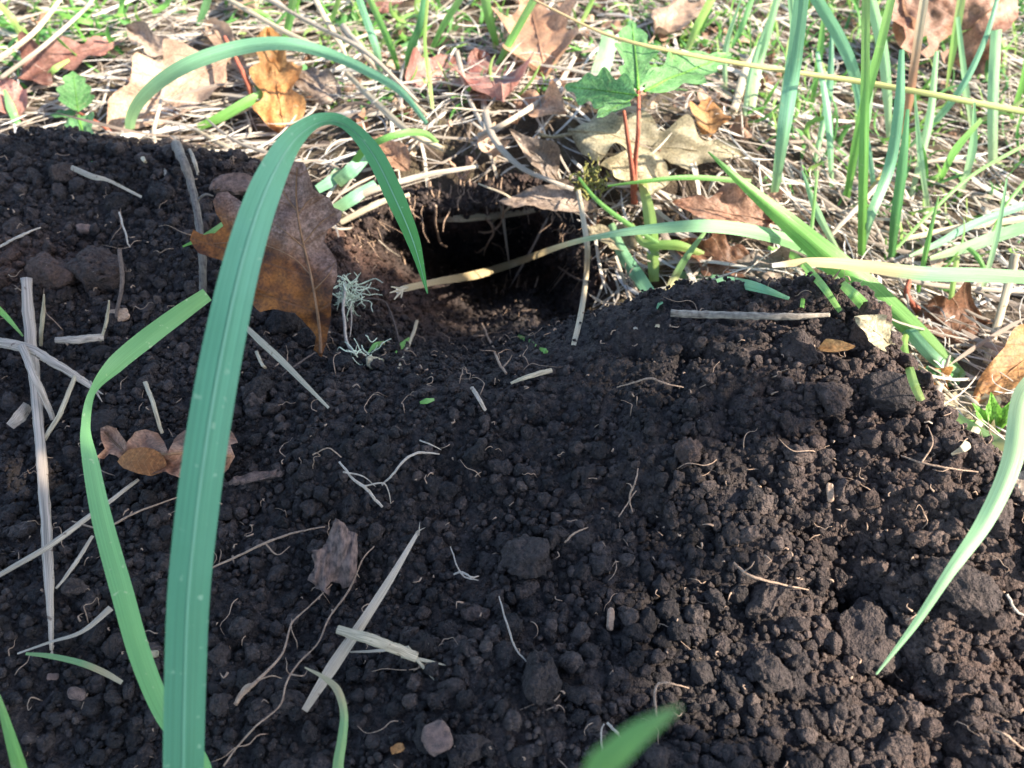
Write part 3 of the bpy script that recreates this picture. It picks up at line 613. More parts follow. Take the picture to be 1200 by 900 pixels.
def litter(n, poly, seed, size):
    r = np.random.default_rng(seed); S_ = thin_pool(poly); Vs, Fs, Us, Ti = [], [], [], []; off = 0; g = 9
    for k in range(n):
        x, y = S_(r)
        if ((x - HX) / (HRX * 1.02)) ** 2 + ((y - HY) / (HRY * 1.02)) ** 2 < 1: continue
        s = size[0] + (size[1] - size[0]) * r.random() ** 1.6; a, b2 = np.meshgrid(np.linspace(-1, 1, g), np.linspace(-1, 1, g)); a = a.ravel(); b2 = b2.ravel()
        rd = .75 + .45 * fbm(np.stack([np.arctan2(b2, a) * 1.1, a * 0 + k, b2 * 0], 1), 2, seed); q = np.maximum(np.abs(a), np.abs(b2)) / (np.hypot(a, b2) + 1e-9)
        L = np.stack([a * q * rd * s, b2 * q * rd * s * (.5 + .4 * r.random()), s * (.5 * r.normal() * a * a + .6 * fbm(np.stack([a * 1.2, b2 * 1.2, a * 0 + k * 3.], 1), 3, seed + 1))], 1)
        th = r.random() * 6.28; R_ = np.array(Matrix.Rotation(th, 3, 'Z') @ Matrix.Rotation(r.normal() * .5 + .25, 3, 'X') @ Matrix.Rotation(r.normal() * .4, 3, 'Y'))
        V = L @ R_.T + [x, y, surf(x, y) + .004 + .006 * r.random()]; kk = np.arange(g * g).reshape(g, g)
        Fs.append(np.stack([kk[:-1, :-1].ravel(), kk[:-1, 1:].ravel(), kk[1:, 1:].ravel(), kk[1:, :-1].ravel()], 1) + off); off += g * g; Vs.append(V); Us.append(np.stack([a * .5 + .5, b2 * .5 + .5], 1)); Ti.append(np.full(g * g, r.random()))
    return build('leaf_litter', np.concatenate(Vs), np.concatenate(Fs), M['litter'], uv=np.concatenate(Us), attrs={'tint': np.concatenate(Ti)})
tag(litter(130, [(385, 60), (900, 20), (920, 330), (700, 330), (690, 270), (520, 235), (400, 215)], 31, (.003, .011)), 'crumbled bits of brown leaf littering the straw around the rim of the burrow', 'leaf litter', kind='stuff')
tag(litter(80, [(0, 30), (400, 0), (1200, -20), (1200, 330), (1050, 380), (900, 280), (400, 150), (0, 140)], 32, (.003, .009)), 'scattered small leaf fragments in the sunlit straw', 'leaf litter', kind='stuff')

rf = np.random.default_rng(77); Vs, Q, T3 = [], [], []; off = 0
for k in range(110):
    a = math.radians(rf.uniform(8, 172)); e = rf.uniform(1.0, 1.12); x, y = HX + HRX * e * math.cos(a), HY + HRY * e * math.sin(a); z = surf(x, y) + rf.uniform(-.001, .003)
    p = np.array([x, y, z]); out = np.array([math.cos(a) * .5, math.sin(a), 0]); l_ = .006 + .022 * rf.random() ** 2; P_ = [p + out * l_ * .6 + [0, 0, .003], p]
    dr = unit(-out * .6 + [rf.normal() * .5, 0, -.35 - .4 * rf.random()])
    for s in range(4): dr = unit(dr + rf.normal(size=3) * .35 + [0, 0, -.12]); P_.append(P_[-1] + dr * l_ / 4)
    w_ = .00015 + .0004 * rf.random() ** 2; V, F, _ = tube_geo(P_, [w_, w_, w_ * .4], 16, 5); Q.append(F[0] + off); T3.append(F[1] + off); Vs.append(V); off += len(V)
o = build('root_fringe', np.concatenate(Vs), [np.concatenate(Q), np.concatenate(T3)], M['root'], uv=np.zeros((off, 2))); tag(o, 'fringe of torn fine roots hanging from the upper lip of the burrow', 'roots', kind='stuff')

# bits in the soil: pale flecks, fibres and rootlets
flv, flf, flt = [], [], []; off = 0; r_ = np.random.default_rng(21)
ch = r_.choice(len(wsoil), 800, p=wsoil)
for i in ch:
    a = unit(np.cross(nr[i], r_.normal(size=3))); b = np.cross(nr[i], a); l = .0008 + .003 * r_.random() ** 2; q = P3[i] + nr[i] * (.0015 + .004 * r_.random())
    Pp = [q, q + a * l * .5 + b * l * .3 * r_.normal() + nr[i] * l * .3, q + a * l]; V, F, _ = tube_geo(Pp, [.00018 + .0003 * r_.random(), .0001], 5, 5)
    for f in F: flf.append(f + off)
    flv.append(V); off += len(V)
tri = [f for f in flf if f.shape[1] == 3]; qd = [f for f in flf if f.shape[1] == 4]
o = build('soil_flecks', np.concatenate(flv), [np.concatenate(qd), np.concatenate(tri)], M['root'], uv=np.zeros((off, 2))); tag(o, 'tiny pale flecks of straw and root mixed through the dark soil', 'plant flecks', kind='stuff')
flv, qd, tri = [], [], []; off = 0; ch = r_.choice(len(wsoil), 420, p=wsoil)
for i in ch:
    a = unit(np.cross(nr[i], r_.normal(size=3))); b = np.cross(nr[i], a); l = .006 + .016 * r_.random() ** 2; q = P3[i] + nr[i] * .003; Pp = [q - nr[i] * .003]
    h = r_.random() * 6.28
    for s in range(5):
        h += r_.normal() * .6; q = q + (a * math.cos(h) + b * math.sin(h)) * l / 5 + nr[i] * r_.normal() * .0008; Pp.append(q)
    V, F, _ = tube_geo(Pp, [.00022, .00008], 14, 5); qd.append(F[0] + off); tri.append(F[1] + off); flv.append(V); off += len(V)
o = build('rootlets', np.concatenate(flv), [np.concatenate(qd), np.concatenate(tri)], M['root'], uv=np.zeros((off, 2))); tag(o, 'hair thin brown rootlets curling out of the dark soil', 'rootlets', kind='stuff')

# ------------------------------------------------------------------ the large foreground blades
blade([(210, 1180, .01), (212, 1010, None, .205), (215, 900, None, .200), (217, 800, None, .198), (221, 700, None, .197), (231, 600, None, .197), (245, 500, None, .198), (263, 400, None, .201), (286, 300, None, .207), (313, 220, None, .216), (344, 165, None, .228), (378, 142, None, .243), (408, 148, None, .258), (437, 180, None, .272), (463, 232, None, .288), (485, 285, None, .305), (501, 344, None, .325)],
      [45, 45, 45, 46, 47, 48, 48, 46, 42, 38, 30, 22, 22, 26, 24, 16, 1.5], 'blue_green', 'widest blue green grass blade arching up from the bottom edge and over to the hole',
      roll=[0, 0, 0, 0, 0, 0, 0, 0, 5, 15, 30, 48, 50, 35, 20, 10, 0], n=110, rib=True, fold=.12, wob=.03)
blade([(250, 960, None, .232), (236, 895, None, .236), (195, 840, None, .240), (165, 770, None, .245), (142, 690, None, .252), (120, 610, None, .262), (107, 545, None, .272), (101, 500, None, .28), (110, 458, None, .288), (135, 428, None, .295), (170, 398, None, .30), (210, 368, None, .305), (243, 345, None, .31)],
      [16, 18, 22, 24, 24, 22, 18, 12, 15, 21, 22, 20, 16], 'light_green', 'pale spotted light green blade with a sharp twist, left of the widest blade', roll=[0, 0, 0, 0, 0, 0, 5, 35, 60, 20, 0, 0, 0], n=90, fold=.15, wob=.05)
blade([(152, 160, .004), (157, 132, .02), (180, 103, .035), (222, 76, .045), (280, 57, .05), (335, 52, .05), (385, 64, .045), (430, 84, .04), (470, 108, .03), (500, 145, .012)], [11, 14, 16, 18, 18, 16, 14, 12, 9, 5], 'teal', 'dark green blade arching low over the tan leaf behind the left heap', roll=25, n=60)
blade([(1215, 440, None, .262), (1197, 470, None, .258), (1186, 540, None, .25), (1156, 608, None, .245), (1112, 672, None, .24), (1072, 732, None, .238), (1027, 790, None, .236)], [20, 22, 22, 19, 12, 8, 2], 'pale_green', 'pale green blade hanging down from the right edge over the soil', n=50)
blade([(1117, 483, .02), (1136, 500, .026), (1165, 517, .03), (1200, 530, .034), (1240, 545, .03)], [6, 14, 15, 13, 12], 'dry_green', 'short drying blade with a beige tip at the right edge', n=26)
blade([(465, 341, .045), (478, 337, .045), (510, 330, .047), (560, 321, .05), (610, 305, .052), (660, 287, .05), (705, 276, .048), (760, 268, .046), (830, 264, .042), (890, 272, .036), (940, 288, .028), (985, 312, .018)][::-1], [13, 15, 16, 16, 12, 7, 7, 10, 11, 8, 8, 5], 'tan_tip', 'long blade reaching left across the hole with a dead white frayed tip', roll=[0, 10, 15, 20, 25, 30, 25, 30, 20, 20, 10, 0], n=70, fold=.3, wob=.2)
_q = [pt((478, 337, .045)), pt((466, 341, .046))]
_t = [x for x in C.objects if x.get('label', '').startswith('long blade reaching left')][0]
for k_, (ex, ey) in enumerate([(458, 336), (457, 343), (462, 351), (470, 349)]):
    V, F, UV = tube_geo([_q[0], (_q[0] + _q[1]) / 2, pt((ex, ey, .046))], [.0007, .0008, .0003], 10, 6, .1, k_, .5); build('frayed_fibre', V, F, M['straw'], parent=_t, uv=UV)
blade([(830, 178, .055), (868, 213, .05), (925, 262, .042), (975, 305, .035), (1025, 345, .028), (1080, 395, .018), (1126, 440, .004)], [2, 10, 22, 30, 28, 22, 12], 'green', 'broad bright green folded blade leaning left from the tuft behind the crest', n=50, fold=.4)
blade([(1230, 326, .04), (1150, 322, .045), (1080, 320, .045), (1010, 311, .043), (950, 307, .041), (905, 311, .04)], [14, 17, 17, 14, 11, 5], 'tan_tip', 'level blade with a beige tip lying across the tuft on the right', n=40, roll=10)
blade([(1130, 442, .002), (1095, 420, .012), (1050, 372, .018), (1005, 335, .022), (955, 310, .016)], [10, 14, 15, 12, 5], 'teal', 'dark blade tucked under the broad bright one')
blade([(1072, 452, .003), (1058, 425, .008), (1035, 385, .012), (1000, 345, .016), (970, 320, .012)], [12, 14, 14, 12, 6], 'green', 'dark green blade sloping down to the clod on the crest')
blade([(1080, 470, .002), (1068, 440, .012), (1060, 400, .02), (1075, 370, .022)], [9, 10, 8, 2], 'yellow_green', 'short upright yellowish blade behind the crest clod')
blade([(1125, 448, .002), (1112, 445, .004), (1098, 440, .01), (1085, 430, .012)], [12, 18, 14, 5], 'dark_green', 'dark base of the leaning tuft', n=16)
blade([(705, 960, None, .085), (702, 905, None, .085), (722, 882, None, .085), (750, 858, None, .085), (775, 842, None, .085), (798, 828, None, .085)], [34, 36, 33, 26, 16, 2], 'green', 'out of focus green blade tip poking up at the bottom edge', n=30)
blade([(403, 960, None, .225), (396, 905, None, .228), (401, 865, None, .232), (403, 835, None, .236), (395, 808, None, .24), (378, 793, None, .245), (357, 782, None, .25)], [14, 13, 11, 9, 9, 5, 1.5], 'dry_green', 'short blade with a withered hooked tip at the bottom edge', n=30, fold=.4)
blade([(40, 960, None, .22), (22, 898, None, .222), (8, 850, None, .225), (-6, 805, None, .228)], [20, 15, 10, 4], 'green', 'green blade tip in the bottom left corner', n=20)
blade([(30, 766, .006), (60, 769, .008), (95, 777, .009), (122, 788, .009), (143, 800, .006)], [3, 6, 7, 7, 5], 'dry_green', 'small half dried green blade lying on the soil at lower left', n=24)
blade([(-10, 355, .015), (8, 372, .012), (27, 394, .008)], [8, 6, 2], 'green', 'thin green blade tip at the left edge above the straw', n=14)
blade([(214, 289, .02), (240, 277, .022), (276, 254, .018)], [2, 6, 8], 'green', 'thin green shoot crossing the brown oak leaf beside the bark twig', n=14)
blade([(400, 200, .01), (388, 212, .01), (372, 222, .008)], [14, 13, 10], 'teal', 'green stem stub behind the big brown leaf', n=12)

# turf blades, one by one
TB = [
 ([(908, 226, .012), (918, 160, .05), (930, 80, .09), (941, -12, .13)], [9, 15, 18, 17], 'teal', 'tall stout upright blade right of the seedling'),
 ([(914, 150, .03), (922, 95, .06), (930, 40, .09), (926, -10, .11)], [8, 10, 9, 8], 'pale_green', 'paler blade pressed behind the stout upright one'),
 ([(882, 126, .014), (889, 80, .03), (900, 40, .05), (913, -10, .07)], [8, 10, 9, 8], 'pale_green', 'slender pale blade between seedling and stout blade'),
 ([(806, 58, .014), (818, 30, .03), (840, -12, .05)], [6, 10, 9], 'yellow_green', 'short pale blade above the seedling leaves'),
 ([(1008, 150, .014), (1003, 95, .045), (985, 48, .07), (950, -12, .10)], [5, 12, 14, 13], 'teal', 'blade curving left to right at the top edge'),
 ([(1010, 300, .01), (1012, 200, .06), (1014, 100, .10), (1015, -12, .15)], [9, 11, 10, 9], 'green', 'straight upright blade in the middle of the right tuft'),
 ([(992, 235, .01), (1002, 175, .04), (1015, 115, .07), (1030, 60, .10), (1047, -12, .13)], [7, 10, 11, 10, 9], 'green', 'blade leaning right crossing the straight upright one'),
 ([(1042, 165, .01), (1040, 110, .04), (1034, 55, .07), (1018, -12, .10)], [5, 11, 13, 12], 'pale_green', 'pale bluish blade leaning left at the top edge'),
 ([(1010, 292, .01), (1020, 255, .03), (1043, 195, .05), (1054, 125, .08), (1057, 58, .10)], [8, 11, 13, 12, 6], 'teal', 'teal blade with a blunt tip below the brown curled leaf'),
 ([(1045, 302, .01), (1050, 255, .035), (1058, 195, .06), (1064, 128, .08)], [8, 12, 12, 4], 'dark_green', 'dark green blade standing right of the teal one'),
 ([(1128, -12, .06), (1118, 50, .04), (1109, 104, .02)], [10, 9, 2], 'yellow_green', 'yellow green blade tip hanging in front of the curled brown leaf'),
 ([(1066, 172, .012), (1100, 138, .03), (1130, 98, .045), (1155, 45, .06), (1172, -12, .08)], [4, 8, 8, 6, 5], 'teal', 'thin teal blade crossing the curled brown leaf'),
 ([(1164, 192, .012), (1164, 120, .04), (1168, 35, .065)], [10, 12, 12], 'pale_green', 'pale upright blade near the right edge'),
 ([(1066, 300, .015), (1100, 285, .02), (1140, 263, .025), (1212, 236, .03)], [3, 8, 9, 9], 'teal', 'dull teal blade rising to the right edge above the level blade'),
 ([(1090, 303, .015), (1130, 291, .02), (1175, 275, .026), (1215, 262, .03)], [5, 13, 15, 14], 'pale_green', 'broad pale blade leaving by the right edge'),
 ([(1050, 292, .012), (1090, 250, .02), (1140, 205, .03), (1210, 165, .04)], [3, 4, 4, 4], 'green', 'thread thin green stem slanting to the right edge'),
 ([(1155, 290, .01), (1180, 240, .02), (1212, 200, .03)], [3, 4, 4], 'green', 'thin green stem at the right edge above the pale blade'),
 ([(940, 360, .01), (948, 300, .03), (958, 200, .05), (975, 90, .07)][:3], [5, 5, 3], 'green', 'short thin blade beside the base of the leaning blades'),
 ([(1112, 370, .01), (1116, 340, .02), (1122, 300, .03)], [5, 6, 6], 'yellow_green', 'short green stem crossing the level blade'),
 ([(446, 84, .012), (442, 60, .03), (432, 30, .045), (417, -12, .065)], [6, 9, 9, 8], 'teal', 'leaning teal blade at the top left of the hole'),
 ([(467, 82, .012), (458, 55, .03), (445, 25, .05), (428, -12, .07)], [5, 8, 8, 7], 'green', 'green blade beside the leaning teal one'),
 ([(474, 80, .012), (482, 55, .03), (492, 28, .045), (498, -12, .06)], [5, 10, 8, 5], 'dark_green', 'dark green upright blade left of the pink leaves'),
 ([(507, 127, .012), (503, 90, .03), (498, 50, .05), (501, 0, .07)], [4, 5, 4, 4], 'yellow_green', 'thin bright stem in front of the pink leaf'),
 ([(582, 54, .012), (574, 25, .03), (566, -12, .045)], [6, 11, 11], 'green', 'stubby green blade left of the tan oak leaf'),
 ([(582, 78, .014), (600, 45, .03), (630, -8, .05)], [6, 9, 9], 'green', 'striped green blade crossing the edge of the tan leaf'),
 ([(695, 112, .01), (704, 85, .018), (712, 55, .024), (712, 35, .03)], [16, 22, 20, 12], 'pale_green', 'wide pale green blade behind the seedling'),
 ([(410, 200, .012), (425, 178, .02), (448, 164, .025), (475, 156, .025), (498, 157, .018), (513, 168, .01)], [8, 9, 8, 8, 8, 5], 'green', 'small green blade bending over the straw above the hole'),
 ([(395, 215, .01), (412, 200, .014), (430, 183, .014)], [14, 17, 12], 'teal', 'bluish blade piece beside the arch of the widest blade'),
 ([(392, 246, .01), (415, 231, .014), (440, 214, .012)], [13, 15, 8], 'teal', 'lower bluish blade piece beside the arch of the widest blade'),
 ([(232, 150, .01), (262, 136, .014), (298, 116, .018), (345, 94, .016)], [8, 12, 12, 6], 'green', 'bright green stem lying left of the orange leaf'),
 ([(360, 78, .01), (330, 90, .014), (300, 105, .012)], [7, 9, 8], 'dark_green', 'green stem tucked beneath the orange leaf'),
 ([(716, 262, .012), (728, 295, .012), (748, 325, .01), (773, 358, .004)], [8, 15, 17, 10], 'teal', 'dark green blade lying right of the hole mouth'),
 ([(826, 272, .03), (805, 300, .026), (786, 335, .016), (770, 383, .004)], [4, 8, 10, 5], 'dry_green', 'blade with a tan tip standing on the soil rim right of the hole'),
 ([(752, 212, .014), (760, 250, .014), (764, 290, .012), (766, 330, .006)], [10, 15, 16, 12], 'yellow_green', 'yellowing blade hanging down below the seedling'),
 ([(795, 322, .008), (835, 328, .01), (880, 335, .01), (925, 350, .004)], [9, 12, 12, 4], 'teal', 'teal blade lying flat along the back of the soil crest'),
 ([(712, 218, .02), (760, 212, .024), (810, 208, .026), (880, 213, .022)], [2, 5, 6, 6], 'green', 'thin level blade crossing the foot of the seedling'),
 ([(678, 208, .02), (700, 235, .022), (735, 262, .02), (780, 290, .014)], [3, 5, 6, 4], 'green', 'slender blade slanting down over the right rim of the hole'),
 ([(740, 262, .012), (755, 285, .014), (795, 288, .014), (830, 300, .01)], [4, 10, 12, 5], 'yellow_green', 'short yellow green blade in the tuft right of the hole'),
 ([(900, 290, .01), (930, 300, .014), (960, 330, .012), (985, 365, .004)], [4, 8, 9, 6], 'green', 'green blade dipping behind the twig end'),
 ([(1160, 330, .012), (1145, 300, .02), (1125, 285, .02)], [4, 6, 3], 'green', 'tiny green blade under the broad pale one'),
 ([(330, 60, .012), (338, 30, .03), (345, -10, .05)], [5, 9, 8], 'green', 'green blade at the top edge above the orange leaf'),
 ([(375, 40, .012), (390, 20, .03), (400, -10, .045)], [4, 6, 6], 'yellow_green', 'small bright blade at the top edge beside the straw fan'),
 ([(232, 30, .01), (240, 10, .025), (247, -12, .04)], [5, 9, 7], 'light_green', 'short bright blade at the top edge left of centre'),
 ([(140, 25, .01), (143, 5, .02), (146, -12, .03)], [5, 6, 5], 'green', 'tiny green blade touching the top edge above the tan curled leaf'),
 ([(25, 42, .01), (14, 22, .022), (-6, 0, .03)], [6, 8, 6], 'yellow_green', 'bright short blade in the top left corner'),
 ([(20, 145, .01), (12, 125, .014), (5, 105, .016)], [8, 10, 3], 'light_green', 'short bright blade over the purple leaf at the left edge'),
 ([(42, 78, .01), (40, 60, .014), (35, 50, .02)], [9, 12, 5], 'light_green', 'short broad sprout in front of the red leaf'),
 ([(53, 92, .01), (65, 80, .014), (81, 70, .014)], [4, 7, 3], 'yellow_green', 'small slanting sprout right of the red leaf'),
 ([(180, 15, .01), (195, 5, .012), (200, -10, .02)], [5, 6, 4], 'green', 'small sprout at the top edge left of the arching blade'),
 ([(505, 60, .01), (520, 30, .03), (545, -10, .05)], [5, 8, 8], 'green', 'green blade leaning right above the pink leaves'),
 ([(680, 30, .01), (690, 10, .02), (700, -12, .03)], [4, 6, 5], 'yellow_green', 'small blade at the top edge beside the tan leaf'),
 ([(855, 60, .01), (870, 30, .03), (885, -12, .05)], [4, 7, 6], 'light_green', 'slim blade at the top edge between seedling and stout blade'),
]
for p, wd, m, lb in TB: blade(p, wd, m, lb, group='green grass blades standing in the turf', roll=(len(lb) * 7) % 30 - 10, n=30)

rq = random.Random(4)
for (bx, by, tx, ty) in [(870, 150, 905, 10), (955, 190, 975, 20), (975, 220, 958, 60), (1028, 250, 1000, 90), (1068, 230, 1098, 60), (1088, 250, 1072, 110), (1000, 210, 1022, 70), (1125, 230, 1142, 120), (1140, 160, 1122, 20), (1185, 140, 1205, 10), (1100, 215, 1150, 140), (950, 130, 968, -10), (985, 300, 940, 200), (1075, 345, 1100, 230), (850, 110, 868, 0), (1150, 345, 1180, 210)]:
    l1 = .05 + .03 * rq.random(); mx_, my_ = (bx + tx) / 2 + rq.uniform(-8, 8), (by + ty) / 2
    blade([(bx, by, .006), (mx_, my_, l1 * .6), (tx, ty, l1)], [5, rq.uniform(6, 10), rq.choice([2, 5])], rq.choice(['pale_green', 'teal', 'green', 'pale_green']), 'slim green grass blade, one of the many alike filling the right tuft', group='slim blades filling the right tuft', roll=rq.uniform(-25, 25), n=20, seed=int(bx))

# weed, fine stems
wd_ = bpy.data.objects.new('weed', None); C.objects.link(wd_); base = pt((1165, 508, .002)); wd_.location = base; tag(wd_, 'bright lime green weed with small leaves in front of the orange leaf', 'weed')
for q in [((1165, 505, .004), (1142, 473, .016), 12), ((1166, 506, .004), (1163, 462, .022), 16), ((1166, 508, .004), (1186, 470, .02), 14), ((1164, 508, .003), (1140, 492, .012), 9)]:
    leaf(q[0], q[1], q[2], 'l_lime', None, name='leaf', parent=wd_, lobes=1, deep=.05, stalk=0, env=.8, facing=.6, edge=.2)
V, F, UV = tube_geo([np.zeros(3) - [0, 0, .004], [0, 0, .004], [.001, 0, .010]], [.0008, .0006, .0004], 8, 6); build('stem', V, F, M['l_lime'], parent=wd_, uv=UV)

straw([(622, -3, .085), (700, 36, .075), (760, 54, .07), (870, 75, .065), (1000, 95, .062), (1100, 112, .06), (1230, 137, .055)], [2.5, 3.5, 4.5, 5.5, 6.5, 7, 8], 'yellow_stem', 'long straw coloured stem slanting across the turf at the upper right', 'dry stalk', 'long_straw', None, n=60, bump=.04)
straw([(1084, -10, .09), (1072, 70, .06), (1064, 125, .045), (1050, 165, .03), (1036, 200, .02), (1005, 240, .014), (974, 274, .010)], [10, 10, 9, 6, 5, 4, 2], 'orange_straw', 'orange dying blade fading to dry beige at its foot', 'grass blade', 'grass_leaf', 'green grass blades standing in the turf', round_=False, n=50)
straw([(677, 222, .016), (683, 255, .03), (688, 292, .034), (686, 330, .026), (680, 370, .012), (672, 404, .002)], [6, 6, 7, 6, 7, 6], 'straw', 'bent straw hanging in front of the right side of the hole', round_=False, bump=.1)
straw([(565, 108, .012), (570, 140, .014), (582, 168, .016), (610, 196, .018), (645, 212, .018), (672, 222, .016)], [6, 9, 8, 6, 5, 5], 'grey_straw', 'grey flattened straw lying above the hole', round_=False)
straw([(511, 258, .008), (545, 256, .010), (590, 252, .010), (630, 246, .008)], [5, 9, 8, 5], 'straw', 'flat pale straw bridging the top of the hole', round_=False)
straw([(1190, 296, .03), (1182, 330, .022), (1168, 380, .012), (1155, 425, .004)], [10, 10, 9, 7], 'straw', 'thick tan stem standing beside the dark leaf at the right')
straw([(30, 326, .008), (34, 380, .009), (41, 450, .008), (47, 520, .008), (53, 600, .008), (57, 680, .008), (61, 762, .005)], [12, 13, 12, 12, 12, 11, 4], 'purple_straw', 'long upright grey straw stalk with a split foot', splits=2, n=50, bump=.3, seed=3)
straw([(-12, 398, .010), (30, 408, .013), (70, 428, .013), (110, 455, .008)], [12, 12, 10, 7], 'purple_straw', 'grey straw slanting across the upright stalk', bump=.25, splits=2, seed=4)
straw([(25, 404, .014), (42, 445, .016), (63, 492, .008)], [9, 9, 6], 'purple_straw', 'short straw crossing below the upright stalk junction', seed=5)
straw([(88, 440, .012), (72, 480, .010), (52, 516, .006)], [5, 6, 5], 'straw', 'thin yellowish straw right of the upright stalk', seed=6)
straw([(12, 500, .006), (24, 488, .008), (34, 474, .006)], [10, 15, 12], 'purple_straw', 'short wide flake of straw at the left', round_=False, seed=7)
straw([(-15, 682, .010), (50, 645, .014), (110, 602, .014), (162, 562, .008)], [6, 7, 6, 4], 'grey_straw', 'long thin grey stem crossing behind the spotted blade', seed=8)
straw([(108, 628, .010), (88, 660, .010), (66, 690, .006)], [4, 5, 3], 'grey_straw', 'short grey stem beside the upright stalk foot', seed=9)
straw([(130, 712, .008), (96, 740, .009), (60, 752, .007), (20, 766, .004)], [8, 5, 3, 2], 'grey_straw', 'grey straw tapering left at lower left', round_=False, seed=10)
straw([(65, 398, .008), (92, 398, .009), (121, 395, .007)], [7, 10, 8], 'purple_straw', 'short blunt straw above the slanting one', seed=11)
straw([(281, 377, .008), (303, 398, .009), (327, 420, .009), (352, 445, .009), (385, 478, .004)], [5, 8, 8, 6, 3], 'straw', 'whitish straw running down right of the widest blade', round_=False, seed=12)
straw([(300, 412, .004), (308, 428, .006), (312, 432, .003)], [4, 4, 2], 'straw', 'tiny straw scrap below the whitish straw', seed=13)
straw([(357, 833, .006), (390, 782, .010), (425, 730, .012), (458, 678, .011), (491, 622, .007)], [8, 15, 12, 9, 4], 'grey_straw', 'long pale split straw leaning up to the right', round_=False, bump=.2, splits=2, n=40, seed=14)
straw([(395, 738, .014), (425, 746, .014), (458, 758, .012), (488, 772, .007)], [10, 13, 13, 12], 'straw', 'short thick pale straw crossing the long split one', splits=2, seed=15)
straw([(410, 764, .006), (450, 762, .007), (500, 755, .005)], [2, 4, 2], 'grey_straw', 'hair thin straw behind the thick pale one', seed=16)
straw([(598, 449, .006), (620, 441, .008), (646, 434, .006)], [3, 6, 6], 'straw', 'small white straw at the lip of the hole', seed=17)
straw([(553, 454, .006), (562, 468, .007), (569, 481, .004)], [5, 5, 4], 'purple_straw', 'small purplish straw on the slope below the hole', seed=18)
straw([(489, 376, .012), (480, 402, .009), (467, 431, .004)], [4, 4, 3], 'straw', 'thin stem standing inside the left of the hole mouth', seed=19)
straw([(83, 196, .008), (108, 207, .009), (128, 212, .008), (166, 231, .004)], [6, 7, 4, 3], 'grey_straw', 'pale straw on top of the left heap', seed=20, round_=False)
straw([(1113, 416, .016), (1102, 450, .012), (1088, 494, .004)], [3, 8, 9], 'purple_straw', 'purplish dead blade tip poking down at the crest', round_=False, seed=21)
straw([(1150, 492, .006), (1135, 520, .006), (1115, 533, .004)][::-1], [3, 10, 8], 'straw', 'pale dead blade end under the drying blade at the right', round_=False, seed=22)
straw([(140, 292, .02), (143, 330, .014), (136, 372, .004)], [5, 5, 4], 'dark_root', 'dark thin stem standing on the left heap', 'stem', 'dead_stem', None, seed=23)
straw([(170, 448, .01), (180, 475, .009), (190, 508, .005)], [5, 5, 4], 'straw', 'short twig between spotted blade and curled leaf', seed=24)
straw([(48, 405, .004), (50, 370, .02), (52, 345, .03)], [4, 5, 2], 'straw', 'short upright straw beside the tall stalk', seed=25)
straw([(118, 400, .004), (125, 375, .014), (128, 352, .022)], [3, 4, 2], 'straw', 'forked yellow stub on the left heap', seed=26)
straw([(195, 90, .006), (188, 120, .02), (180, 160, .02), (195, 205, .002)], [3, 4, 5, 5], 'grey_straw', 'thin grey stem standing at the edge of the left heap', seed=27)
straw([(157, 160, .004), (167, 185, .006), (172, 190, .002)], [5, 5, 2], 'straw', 'short pale stub beside the thin grey stem', seed=28)
straw([(222, 175, .004), (228, 190, .008), (232, 205, .002)], [4, 5, 3], 'grey_straw', 'small grey stub right of the bark twig top', seed=29)
straw([(228, 152, .008), (265, 172, .012), (300, 193, .006)], [5, 6, 3], 'straw', 'pale straw lying on the back edge of the left heap', seed=30)
